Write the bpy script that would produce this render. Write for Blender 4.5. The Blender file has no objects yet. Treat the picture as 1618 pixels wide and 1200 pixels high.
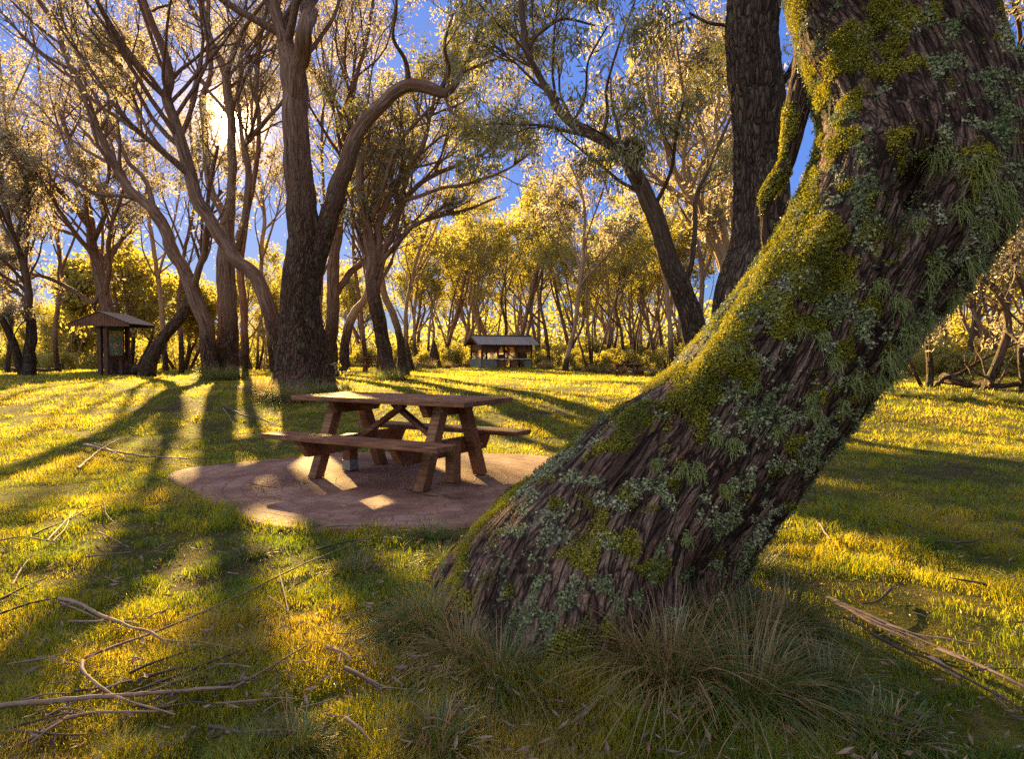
import bpy, bmesh, math, random
import numpy as np
from mathutils import Vector, Euler, Matrix

SC = bpy.context.scene
COL = SC.collection
PI = math.pi

# ------------------------------------------------------------------ camera, sky, sun, exposure
F, CX, CY, CAMZ = 1040.0, 809.0, 600.0, 1.156
PITCH = math.atan(35.0 / F)
cam_d = bpy.data.cameras.new("camera")
cam = bpy.data.objects.new("camera", cam_d)
COL.objects.link(cam)
cam.location = (0, 0, CAMZ)
cam.rotation_euler = (PI / 2 - PITCH, 0, 0)
cam_d.sensor_width = 36.0
cam_d.lens = F / 1618.0 * 36.0
cam_d.clip_start, cam_d.clip_end = 0.05, 3000.0
SC.camera = cam
SC.view_settings.view_transform = 'Standard'
SC.view_settings.look = 'None'
SC.view_settings.gamma = 1.0
SC.view_settings.exposure = 2.6
SC.cycles.use_denoising = False
SC.cycles.max_bounces = 8
SC.cycles.diffuse_bounces = 4
SC.cycles.glossy_bounces = 2
SC.cycles.transmission_bounces = 6
SC.cycles.transparent_max_bounces = 8
SC.cycles.sample_clamp_indirect = 4.0

def ray(px, py):
    cx, cu, cf = (px - CX) / F, (CY - py) / F, 1.0
    s, c = math.sin(PITCH), math.cos(PITCH)
    return np.array([cx, cf * c + cu * s, cu * c - cf * s])
def at(px, py, d):
    """photo pixel + distance along the view's forward ground axis -> world point"""
    r = ray(px, py)
    return np.array([0, 0, CAMZ]) + r * (d / r[1])

SUN = ray(365, 187); SUN = SUN / np.linalg.norm(SUN)
EL = math.asin(SUN[2]); AZ = math.atan2(SUN[0], SUN[1])
sun_d = bpy.data.lights.new("sun", 'SUN')
sun = bpy.data.objects.new("sun", sun_d); COL.objects.link(sun)
sun.location = (-20, 30, 30)
sun.rotation_euler = Vector(-SUN).to_track_quat('-Z', 'Y').to_euler()
sun_d.energy = 5.0
sun_d.angle = math.radians(0.6)
sun_d.color = (1.0, 0.67, 0.23)

W = bpy.data.worlds.new("World"); SC.world = W
W.use_nodes = True
wt = W.node_tree
bg = wt.nodes["Background"]
sky = wt.nodes.new('ShaderNodeTexSky'); sky.sky_type = 'NISHITA'
sky.sun_disc = False
sky.sun_elevation = EL
sky.sun_rotation = AZ
sky.air_density, sky.dust_density, sky.ozone_density = 1.0, 0.3, 3.5
# evening sky: even its brightness out, keep its colour
bw = wt.nodes.new('ShaderNodeRGBToBW'); wt.links.new(sky.outputs[0], bw.inputs[0])
pw = wt.nodes.new('ShaderNodeMath'); pw.operation = 'POWER'; wt.links.new(bw.outputs[0], pw.inputs[0]); pw.inputs[1].default_value = -0.6
vs = wt.nodes.new('ShaderNodeVectorMath'); vs.operation = 'SCALE'; wt.links.new(sky.outputs[0], vs.inputs[0]); wt.links.new(pw.outputs[0], vs.inputs['Scale'])
tn = wt.nodes.new('ShaderNodeVectorMath'); tn.operation = 'MULTIPLY'; wt.links.new(vs.outputs[0], tn.inputs[0]); tn.inputs[1].default_value = (0.215, 0.262, 0.44)
# added fill light: invented thin cloud overhead and opposite the sun, out of view
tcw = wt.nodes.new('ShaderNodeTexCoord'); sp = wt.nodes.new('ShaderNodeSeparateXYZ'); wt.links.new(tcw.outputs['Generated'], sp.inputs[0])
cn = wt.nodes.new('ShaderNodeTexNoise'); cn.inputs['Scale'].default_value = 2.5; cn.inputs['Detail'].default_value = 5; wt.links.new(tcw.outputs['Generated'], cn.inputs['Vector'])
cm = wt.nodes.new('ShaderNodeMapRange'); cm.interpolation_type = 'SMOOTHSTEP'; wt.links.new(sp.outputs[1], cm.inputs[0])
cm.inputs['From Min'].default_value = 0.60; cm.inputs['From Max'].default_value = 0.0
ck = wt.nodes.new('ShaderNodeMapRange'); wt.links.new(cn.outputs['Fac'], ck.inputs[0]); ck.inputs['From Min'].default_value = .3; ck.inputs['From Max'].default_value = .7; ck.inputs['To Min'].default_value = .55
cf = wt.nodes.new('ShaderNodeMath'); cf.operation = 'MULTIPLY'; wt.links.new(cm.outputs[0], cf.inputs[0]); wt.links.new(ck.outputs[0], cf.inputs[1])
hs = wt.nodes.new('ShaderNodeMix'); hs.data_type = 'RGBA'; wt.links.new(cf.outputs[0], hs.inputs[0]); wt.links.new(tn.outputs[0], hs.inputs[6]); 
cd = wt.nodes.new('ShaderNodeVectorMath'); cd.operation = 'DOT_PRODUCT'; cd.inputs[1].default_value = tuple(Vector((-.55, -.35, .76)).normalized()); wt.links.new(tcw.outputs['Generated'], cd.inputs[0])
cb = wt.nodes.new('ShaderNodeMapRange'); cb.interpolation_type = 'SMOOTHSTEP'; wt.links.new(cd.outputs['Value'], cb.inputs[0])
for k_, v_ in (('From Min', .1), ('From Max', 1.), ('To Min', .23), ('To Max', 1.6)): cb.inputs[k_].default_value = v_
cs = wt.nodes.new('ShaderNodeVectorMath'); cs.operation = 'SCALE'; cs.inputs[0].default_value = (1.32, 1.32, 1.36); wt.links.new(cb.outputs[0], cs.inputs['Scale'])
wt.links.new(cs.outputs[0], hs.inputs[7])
# the sun's own disc and the bright air round it
geo = wt.nodes.new('ShaderNodeTexCoord')
dot = wt.nodes.new('ShaderNodeVectorMath'); dot.operation = 'DOT_PRODUCT'
dot.inputs[1].default_value = tuple(SUN)
wt.links.new(geo.outputs['Generated'], dot.inputs[0])
acc = wt.nodes.new('ShaderNodeMath'); acc.operation = 'ARCCOSINE'
wt.links.new(dot.outputs['Value'], acc.inputs[0])
ramp = wt.nodes.new('ShaderNodeValToRGB')
mp = wt.nodes.new('ShaderNodeMapRange'); mp.inputs['From Max'].default_value = math.radians(5.2)
wt.links.new(acc.outputs[0], mp.inputs['Value'])
wt.links.new(mp.outputs[0], ramp.inputs[0])
e = ramp.color_ramp.elements
e[0].position, e[0].color = 0.0, (60, 46, 24, 1)
e[1].position, e[1].color = 1.0, (0, 0, 0, 1)
for p_, c_ in ((0.16, (30, 20, 8, 1)), (0.3, (5, 3.0, 1.1, 1)), (0.55, (.9, .6, .35, 1))):
    k = e.new(p_); k.color = c_
add = wt.nodes.new('ShaderNodeMix'); add.data_type = 'RGBA'; add.blend_type = 'ADD'
add.inputs['Factor'].default_value = 1.0
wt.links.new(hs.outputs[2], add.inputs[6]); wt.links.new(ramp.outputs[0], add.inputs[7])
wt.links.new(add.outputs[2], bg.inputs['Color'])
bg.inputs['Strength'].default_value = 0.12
W.cycles.sampling_method = 'MANUAL'; W.cycles.sample_map_resolution = 2048

# ------------------------------------------------------------------ helpers
def nrm(a, ax=-1):
    return a / np.maximum(np.linalg.norm(a, axis=ax, keepdims=True), 1e-9)
def sstep(a, b, x):
    t = np.clip((x - a) / (b - a), 0, 1); return t * t * (3 - 2 * t)
def _h(i, j, k, s):
    n = (i.astype(np.int64) * 73856093) ^ (j.astype(np.int64) * 19349663) ^ (k.astype(np.int64) * 83492791) ^ (s * 2654435761)
    n = (n ^ (n >> 13)) * 1274126177
    n = n & 0x7fffffff
    n = ((n ^ (n >> 15)) * 2246822519) & 0x7fffffff
    return (n & 0xffff) / 32767.5 - 1.0
def vnoise(p, s=0):
    p = np.asarray(p, float); f = np.floor(p); t = p - f; t = t * t * (3 - 2 * t)
    i = f.astype(np.int64); r = 0
    for a in (0, 1):
        for b in (0, 1):
            for c in (0, 1):
                w = (t[..., 0] if a else 1 - t[..., 0]) * (t[..., 1] if b else 1 - t[..., 1]) * (t[..., 2] if c else 1 - t[..., 2])
                r = r + w * _h(i[..., 0] + a, i[..., 1] + b, i[..., 2] + c, s)
    return r
def fbm(p, o=4, s=0):
    p = np.asarray(p, float); r = 0; a = .5
    for k in range(o):
        r = r + a * vnoise(p, s + k); p = p * 2.03 + 7.1; a *= .5
    return r

def ground_z(x, y):
    x = np.asarray(x, float); y = np.asarray(y, float)
    z = .45 * sstep(8.6, 15.2, y) - .06 * sstep(17, 32, y)
    z = z - .45 * np.exp(-((x - 9) / 5.0) ** 2 - ((y - 38) / 9.0) ** 2)
    z = z - 2.2 * sstep(38, 62, y) * sstep(-11, -20, x)
    q = np.stack([x * .33, y * .33, x * 0], -1)
    z = z + .05 * fbm(q, 3, 5) * (.35 + .65 * sstep(7.5, 10, np.hypot(x + 1.07, y - 6.2) + 5))
    z = z + .015 * fbm(q * 7.0, 2, 9) * sstep(2.2, 2.9, np.hypot(x + 1.07, y - 6.2))
    z = z + .10 * np.exp(-(((x - .45) / 1.1) ** 2 + ((y - 2.85) / .9) ** 2))      # the mound round the old tree
    return z
def gz(x, y): return float(ground_z(np.array([x]), np.array([y]))[0])
def gpt(px, py, dz=0.0):
    """photo pixel -> point on the ground"""
    r = ray(px, py); o = np.array([0, 0, CAMZ])
    t = np.linspace(1.0, 120, 24000)
    P = o + r * t[:, None]
    below = np.nonzero(P[:, 2] < ground_z(P[:, 0], P[:, 1]))[0]
    p = P[below[0]] if len(below) else P[-1]
    p = p.copy(); p[2] = gz(p[0], p[1]) + dz
    return p

class MB:
    """collects vertices and faces with per-vertex values, links them as ONE mesh object"""
    def __init__(s): s.v = []; s.f = []; s.n = 0; s.a = []
    def add(s, v, faces, mat=0, smooth=True, **att):
        v = np.asarray(v, float).reshape(-1, 3)
        for f in (faces if isinstance(faces, list) else [faces]):
            if len(f): s.f.append((np.asarray(f, np.int64) + s.n, mat, smooth))
        s.v.append(v); s.a.append((len(v), att)); s.n += len(v)
    def build(s, name, mats, parent=None, loc=None):
        me = bpy.data.meshes.new(name)
        V = np.concatenate(s.v)
        if loc is not None: V = V - np.asarray(loc)
        me.vertices.add(len(V)); me.vertices.foreach_set('co', V.astype(np.float32).ravel())
        lo = np.concatenate([f.ravel() for f, m, q in s.f])
        tot = np.concatenate([np.full(len(f), f.shape[1]) for f, m, q in s.f])
        me.loops.add(len(lo)); me.loops.foreach_set('vertex_index', lo.astype(np.int32))
        me.polygons.add(len(tot)); me.polygons.foreach_set('loop_start', (np.cumsum(tot) - tot).astype(np.int32))
        me.polygons.foreach_set('material_index', np.concatenate([np.full(len(f), m) for f, m, q in s.f]).astype(np.int32))
        me.polygons.foreach_set('use_smooth', np.concatenate([np.full(len(f), q) for f, m, q in s.f]))
        me.update(calc_edges=True)
        for k in {k for n, a in s.a for k in a}:
            vec = any(np.ndim(a[k]) == 2 for n, a in s.a if k in a)
            out = []
            for n, a in s.a:
                x = a.get(k, 0.0)
                out.append(np.broadcast_to(np.asarray(x, float), (n, 3) if vec else (n,)))
            at_ = me.attributes.new(k, 'FLOAT_VECTOR' if vec else 'FLOAT', 'POINT')
            at_.data.foreach_set('vector' if vec else 'value', np.concatenate(out).astype(np.float32).ravel())
        for m in (mats if isinstance(mats, (list, tuple)) else [mats]): me.materials.append(m)
        o = bpy.data.objects.new(name, me); COL.objects.link(o)
        if parent is not None: o.parent = parent
        elif loc is not None: o.location = tuple(loc)
        return o

def tag(o, label=None, cat=None, group=None, kind=None):
    if label: o['label'] = label
    if cat: o['category'] = cat
    if group: o['group'] = group
    if kind: o['kind'] = kind
    return o
def thing(name, label, cat, loc=(0, 0, 0), rz=0.0, group=None):
    o = bpy.data.objects.new(name, None); COL.objects.link(o)
    o.empty_display_size = .2
    o.location = tuple(loc); o.rotation_euler = (0, 0, rz)
    return tag(o, label, cat, group)
def copy_tree(o, parent=None):
    c = o.copy(); COL.objects.link(c)
    if parent is not None: c.parent = parent
    for ch in [x for x in bpy.data.objects if x.parent == o]: copy_tree(ch, c)
    return c

def tube_geo(P, Rr, k):
    """P (B,N,3), Rr (B,N) -> verts (B*N*k,3), quads, outward normals, angles"""
    B, N, _ = P.shape
    T = nrm(np.gradient(P, axis=1))
    mean = np.abs(P[:, -1] - P[:, 0]); ref = np.eye(3)[np.argmin(mean, axis=1)][:, None, :]
    n1 = nrm(np.cross(T, np.broadcast_to(ref, T.shape))); n2 = np.cross(T, n1)
    a = np.arange(k) * 2 * PI / k
    O = n1[:, :, None, :] * np.cos(a)[:, None] + n2[:, :, None, :] * np.sin(a)[:, None]
    V = P[:, :, None, :] + O * Rr[:, :, None, None]
    b = (np.arange(B) * N * k)[:, None, None]; i = (np.arange(N - 1) * k)[None, :, None]; j = np.arange(k)[None, None, :]
    j2 = (j + 1) % k
    q = np.stack([b + i + j, b + i + j2, b + i + k + j2, b + i + k + j], -1).reshape(-1, 4)
    return V.reshape(-1, 3), q, O.reshape(-1, 3), np.broadcast_to(a, (B, N, k)).ravel()

def spline(pts, step):
    """Catmull-Rom through rows of pts (any columns), resampled at about `step` along the first three"""
    p = np.asarray(pts, float)
    p = np.concatenate([2 * p[:1] - p[1:2], p, 2 * p[-1:] - p[-2:-1]])
    out = []
    for i in range(1, len(p) - 2):
        n = max(2, int(np.linalg.norm(p[i + 1, :3] - p[i, :3]) / step) + 1)
        t = (np.arange(n) / n)[:, None]
        a, b, c, d = p[i - 1], p[i], p[i + 1], p[i + 2]
        out.append(.5 * (2 * b + (c - a) * t + (2 * a - 5 * b + 4 * c - d) * t ** 2 + (3 * b - a - 3 * c + d) * t ** 3))
    out.append(p[-2:-1])
    return np.concatenate(out)
def resample(P, n):
    d = np.r_[0, np.cumsum(np.linalg.norm(np.diff(P[:, :3], axis=0), axis=1))]
    t = np.linspace(0, d[-1], n)
    return np.stack([np.interp(t, d, P[:, c]) for c in range(P.shape[1])], 1)

def box_bm(bm, sx, sy, sz, M=None, bev=0.0):
    r = bmesh.ops.create_cube(bm, size=1.0)
    bmesh.ops.scale(bm, vec=(sx, sy, sz), verts=r['verts'])
    vs = r['verts']
    if bev:
        es = list({e for v in vs for e in v.link_edges})
        g = bmesh.ops.bevel(bm, geom=es, offset=bev, segments=2, affect='EDGES', profile=.6)
        vs = list({v for f in g['faces'] for v in f.verts} | {v for v in vs if v.is_valid})
    if M is not None: bmesh.ops.transform(bm, matrix=M, verts=vs)
    return vs
def bm_obj(name, bm, mats, parent=None):
    me = bpy.data.meshes.new(name); bm.to_mesh(me); bm.free()
    for m in (mats if isinstance(mats, (list, tuple)) else [mats]): me.materials.append(m)
    o = bpy.data.objects.new(name, me); COL.objects.link(o)
    if parent is not None: o.parent = parent
    return o
def TM(x, y, z, rx=0, ry=0, rz=0):
    return Matrix.Translation((x, y, z)) @ Euler((rx, ry, rz)).to_matrix().to_4x4()
def beam_M(p, q):
    """matrix that lays local x from p to q"""
    p, q = Vector(p), Vector(q); d = (q - p)
    x = d.normalized(); up = Vector((0, 0, 1)) if abs(x.z) < .98 else Vector((0, 1, 0))
    y = up.cross(x).normalized(); z = x.cross(y)
    m = Matrix((x, y, z)).transposed().to_4x4(); m.translation = (p + q) / 2
    return m, d.length
def beam(name, p, q, w, h, mat, parent, bev=.006):
    bm = bmesh.new(); m, L = beam_M(p, q); box_bm(bm, L, w, h, m, bev)
    return bm_obj(name, bm, mat, parent)

# ------------------------------------------------------------------ materials
class NT:
    def __init__(s, name):
        s.m = bpy.data.materials.new(name); s.m.use_nodes = True; s.t = s.m.node_tree
        s.t.nodes.clear(); s.out = s.n('ShaderNodeOutputMaterial')
    def n(s, ty, **kw):
        x = s.t.nodes.new(ty)
        for k, v in kw.items(): setattr(x, k, v)
        return x
    def L(s, a, b): s.t.links.new(a, b)
    def set(s, sock, v):
        if hasattr(v, 'is_output') or isinstance(v, bpy.types.NodeSocket): s.L(v, sock)
        else:
            if isinstance(v, (tuple, list)) and len(v) == 3 and sock.type == 'RGBA': v = (*v, 1)
            sock.default_value = v
    def attr(s, name, vec=False):
        a = s.n('ShaderNodeAttribute', attribute_name=name); return a.outputs['Vector' if vec else 'Fac']
    def obj(s): return s.n('ShaderNodeTexCoord').outputs['Object']
    def mapv(s, v, sc=(1, 1, 1)):
        m = s.n('ShaderNodeMapping'); s.L(v, m.inputs[0]); m.inputs['Scale'].default_value = sc; return m.outputs[0]
    def noise(s, v, scale, detail=4, rough=.6, dist=0.0):
        x = s.n('ShaderNodeTexNoise'); s.L(v, x.inputs['Vector'])
        x.inputs['Scale'].default_value = scale; x.inputs['Detail'].default_value = detail
        x.inputs['Roughness'].default_value = rough; x.inputs['Distortion'].default_value = dist
        return x.outputs['Fac']
    def ramp(s, f, stops):
        r = s.n('ShaderNodeValToRGB'); s.L(f, r.inputs[0]); e = r.color_ramp.elements
        while len(e) > 1: e.remove(e[-1])
        e[0].position = stops[0][0]; c = stops[0][1]; e[0].color = (*c, 1) if len(c) == 3 else c
        for p, c in stops[1:]:
            k = e.new(p); k.color = (*c, 1)
        return r.outputs[0]
    def rng(s, f, a, b, c=0., d=1.):
        m = s.n('ShaderNodeMapRange'); s.L(f, m.inputs[0])
        for k, v in zip(('From Min', 'From Max', 'To Min', 'To Max'), (a, b, c, d)): m.inputs[k].default_value = v
        return m.outputs[0]
    def flake(s, v, sc, warp=.5):
        """long flakes of bark: distance to the crack beside each, and one random value per flake"""
        m = s.mapv(v, sc); nz = s.n('ShaderNodeTexNoise'); s.L(m, nz.inputs['Vector']); nz.inputs['Scale'].default_value = .55; nz.inputs['Detail'].default_value = 3
        a = s.n('ShaderNodeVectorMath', operation='SCALE'); s.L(nz.outputs['Color'], a.inputs[0]); a.inputs['Scale'].default_value = warp * 3
        b = s.n('ShaderNodeVectorMath', operation='ADD'); s.L(m, b.inputs[0]); s.L(a.outputs[0], b.inputs[1])
        e = s.n('ShaderNodeTexVoronoi', feature='DISTANCE_TO_EDGE'); s.L(b.outputs[0], e.inputs['Vector']); e.inputs['Scale'].default_value = 1.0
        c = s.n('ShaderNodeTexVoronoi', feature='F1'); s.L(b.outputs[0], c.inputs['Vector']); c.inputs['Scale'].default_value = 1.0
        w = s.n('ShaderNodeSeparateXYZ'); s.L(c.outputs['Color'], w.inputs[0]); return e.outputs['Distance'], w.outputs[0]
    def math(s, op, a, b=0.0):
        m = s.n('ShaderNodeMath', operation=op); s.set(m.inputs[0], a); s.set(m.inputs[1], b); return m.outputs[0]
    def mix(s, f, a, b, mode='MIX'):
        m = s.n('ShaderNodeMix', data_type='RGBA', blend_type=mode)
        s.set(m.inputs[0], f); s.set(m.inputs[6], a); s.set(m.inputs[7], b); return m.outputs[2]
    def bump(s, h, strength=.5, dist=.02):
        b = s.n('ShaderNodeBump'); s.L(h, b.inputs['Height'])
        b.inputs['Strength'].default_value = strength; b.inputs['Distance'].default_value = dist; return b.outputs[0]
    def bsdf(s, color, rough=.8, normal=None, spec=.3, metal=0.0):
        p = s.n('ShaderNodeBsdfPrincipled')
        s.set(p.inputs['Base Color'], color); s.set(p.inputs['Roughness'], rough)
        p.inputs['Specular IOR Level'].default_value = spec; p.inputs['Metallic'].default_value = metal
        if normal is not None: s.L(normal, p.inputs['Normal'])
        return p.outputs[0]
    def done(s, sh):
        s.L(sh, s.out.inputs[0]); return s.m

def m_leaf(name, cols, trans, tw=.5, gloss=.12):
    """leaf or blade: thin, lets the light through"""
    t = NT(name); r = t.attr('rnd')
    c = t.ramp(r, [(i / (len(cols) - 1), x) for i, x in enumerate(cols)])
    tc = t.ramp(r, [(i / (len(trans) - 1), x) for i, x in enumerate(trans)])
    d = t.n('ShaderNodeBsdfDiffuse'); t.L(c, d.inputs[0])
    u = t.n('ShaderNodeBsdfTranslucent'); t.L(tc, u.inputs[0])
    m = t.n('ShaderNodeMixShader'); m.inputs[0].default_value = tw; t.L(d.outputs[0], m.inputs[1]); t.L(u.outputs[0], m.inputs[2])
    g = t.n('ShaderNodeBsdfGlossy'); g.inputs['Roughness'].default_value = .42; g.inputs[0].default_value = (.9, .9, .9, 1)
    k = t.n('ShaderNodeMixShader'); k.inputs[0].default_value = gloss; t.L(m.outputs[0], k.inputs[1]); t.L(g.outputs[0], k.inputs[2])
    return t.done(k.outputs[0])

def m_bark(name, pale, dark, tint=(1, 1, 1)):
    """smooth streaky gum bark above, rough dark fibrous bark below (attribute rough 0..1)"""
    t = NT(name); v = t.attr('bk', True); ro = t.attr('rough')
    st = t.noise(t.mapv(v, (8, 8, .5)), 1.6, 6, .6, .6)
    fine = t.noise(t.mapv(v, (22, 22, 1.6)), 2.0, 6, .7, .4)
    spot = t.noise(t.mapv(v, (3, 3, 2.0)), 1.5, 4, .6)
    sm = t.ramp(st, [(.38, pale[0]), (.46, pale[1]), (.54, pale[2]), (.62, pale[3])])
    sm = t.mix(t.rng(fine, .47, .60, 0, .8), sm, pale[3], 'MIX')
    vo, vc = t.flake(v, (24, 24, 5.0), .7)
    rg = t.ramp(fine, [(.42, dark[0]), (.5, dark[1]), (.6, dark[2])])
    rg = t.mix(.55, rg, t.ramp(vc, [(0., dark[0]), (.5, dark[1]), (1., dark[2])])); rg = t.mix(t.rng(vo, .0, .16, .9, 0), rg, (.012, .008, .007))
    lich = t.rng(spot, .57, .62, 0, .35)
    rg = t.mix(lich, rg, (.17, .185, .12))
    fac = t.rng(t.math('ADD', ro, t.rng(st, .3, .7, -.35, .35)), .3, .7)
    col = t.mix(fac, sm, rg)
    h = t.math('ADD', t.math('MULTIPLY', fine, t.rng(ro, 0, 1, .35, 1.6)), t.math('MULTIPLY', st, .4))
    h = t.math('ADD', h, t.math('MULTIPLY', t.math('MULTIPLY', t.rng(vo, 0, .25), ro), 1.2))
    return t.done(t.bsdf(col, .82, t.bump(h, 1.0, .06), .25))

def m_wood(name, a, b, c, scale=1.0, rough=.65):
    t = NT(name); v = t.obj()
    g = t.noise(t.mapv(v, (1.5 * scale, 22 * scale, 22 * scale)), 2.0, 6, .65, .8)
    w = t.noise(v, 4.0, 4, .6)
    col = t.mix(t.rng(w, .45, .62, 0, .7), t.ramp(g, [(.38, a), (.5, b), (.62, c)]), a)
    return t.done(t.bsdf(col, t.rng(w, .3, .7, rough - .12, rough + .15), t.bump(g, .45, .006), .35))
def m_plain(name, a, b, scale=6.0, rough=.7, bump=.3, spec=.3, metal=0.0):
    t = NT(name); v = t.obj(); g = t.noise(v, scale, 6, .65)
    return t.done(t.bsdf(t.ramp(g, [(.3, a), (.7, b)]), rough, t.bump(g, bump, .01), spec, metal))

M = {}
M['bark'] = m_bark('gum_bark', [(.25, .135, .085), (.16, .095, .068), (.34, .225, .17), (.10, .052, .034)], [(.06, .028, .018), (.17, .088, .055), (.30, .185, .13)])
M['bark_dark'] = m_bark('dark_gum_bark', [(.14, .088, .062), (.105, .066, .048), (.20, .135, .10), (.07, .044, .032)], [(.045, .026, .018), (.135, .085, .06), (.25, .175, .13)])
M['bark_gold'] = m_bark('tan_gum_bark', [(.40, .27, .17), (.30, .20, .13), (.48, .36, .25), (.22, .14, .09)], [(.06, .038, .025), (.15, .095, .06), (.26, .18, .12)])
M['leaf'] = m_leaf('gum_leaf', [(.045, .065, .022), (.09, .10, .04), (.19, .15, .10), (.13, .12, .05)], [(.24, .24, .08), (.42, .37, .20), (.64, .52, .42), (.52, .44, .24)], .55, .06)
M['leaf_near'] = m_leaf('near_gum_leaf', [(.045, .065, .022), (.09, .105, .035), (.16, .15, .06)], [(.26, .28, .03), (.46, .42, .06), (.60, .48, .14)], .45, .12)
M['leaf_far'] = m_leaf('yellow_gum_leaf', [(.07, .08, .012), (.14, .125, .018), (.24, .19, .035), (.11, .10, .02)], [(.30, .31, .03), (.52, .47, .05), (.72, .60, .10), (.42, .40, .04)], .5, .06)
M['grass'] = m_leaf('lawn_grass', [(.025, .085, .010), (.06, .135, .014), (.12, .155, .02), (.22, .18, .05)], [(.22, .30, .008), (.58, .54, .010), (.85, .68, .015), (.75, .55, .06)], .55, .03)
M['tussock'] = m_leaf('tussock_grass', [(.035, .08, .012), (.08, .13, .02), (.22, .15, .06), (.36, .23, .12)], [(.08, .20, .02), (.2, .3, .03), (.42, .30, .10), (.5, .32, .16)], .4, .05)
M['dead_leaf'] = m_leaf('fallen_leaf', [(.06, .03, .02), (.11, .06, .042), (.17, .10, .07), (.26, .16, .11)], [(.2, .1, .05), (.3, .17, .08), (.35, .2, .1), (.4, .24, .12)], .25, .06)
M['stick'] = m_plain('weathered_stick', (.12, .075, .06), (.29, .20, .165), 14.0, .75, .4)
M['stick_dark'] = m_plain('dark_stick', (.035, .025, .022), (.10, .07, .06), 14.0, .8, .4)
M['wood'] = m_wood('stained_timber', (.095, .037, .018), (.20, .083, .04), (.31, .155, .085))
M['wood_leg'] = m_wood('bare_leg_timber', (.13, .055, .026), (.21, .095, .042), (.30, .15, .075))
M['post'] = m_wood('dark_post_timber', (.05, .022, .014), (.09, .042, .026), (.14, .07, .042))
M['board'] = m_wood('fascia_timber', (.10, .042, .022), (.16, .072, .038), (.22, .11, .06))
M['steel'] = m_plain('galvanised_steel', (.16, .19, .2), (.3, .33, .34), 18.0, .45, .1, .5, .6)

# ------------------------------------------------------------------ ground
def make_ground():
    def axis(lo, hi, n, c, s):
        u = np.linspace(math.asinh((lo - c) / s), math.asinh((hi - c) / s), n); return c + s * np.sinh(u)
    xs = axis(-420, 420, 420, 0.2, 2.2); ys = axis(-60, 900, 460, 3.5, 2.2)
    X, Y = np.meshgrid(xs, ys); Z = ground_z(X.ravel(), Y.ravel())
    V = np.stack([X.ravel(), Y.ravel(), Z], 1); nx = len(xs)
    i = np.arange(len(ys) - 1)[:, None] * nx + np.arange(nx - 1)[None, :]
    q = np.stack([i, i + 1, i + 1 + nx, i + nx], -1).reshape(-1, 4)
    mb = MB(); mb.add(V, q)
    t = NT('lawn_soil'); v = t.obj()
    big = t.noise(v, .7, 5, .62); mid = t.noise(v, 5.0, 5, .65); fine = t.noise(v, 45.0, 4, .7)
    grass = t.ramp(mid, [(.4, (.06, .07, .012)), (.5, (.13, .115, .018)), (.6, (.21, .165, .035))])
    soil = t.ramp(fine, [(.35, (.045, .03, .02)), (.7, (.14, .095, .06))])
    f = t.rng(t.math('ADD', big, t.math('MULTIPLY', mid, .35)), .68, .82)
    col = t.mix(f, grass, soil)
    col = t.mix(t.rng(fine, .3, .7, 0, .45), col, (.05, .05, .012))
    h = t.math('ADD', fine, t.math('MULTIPLY', mid, 1.5))
    m = t.done(t.bsdf(col, .95, t.bump(h, .9, .06), .1))
    return tag(mb.build('ground', m), kind='structure')
ground = make_ground()

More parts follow.
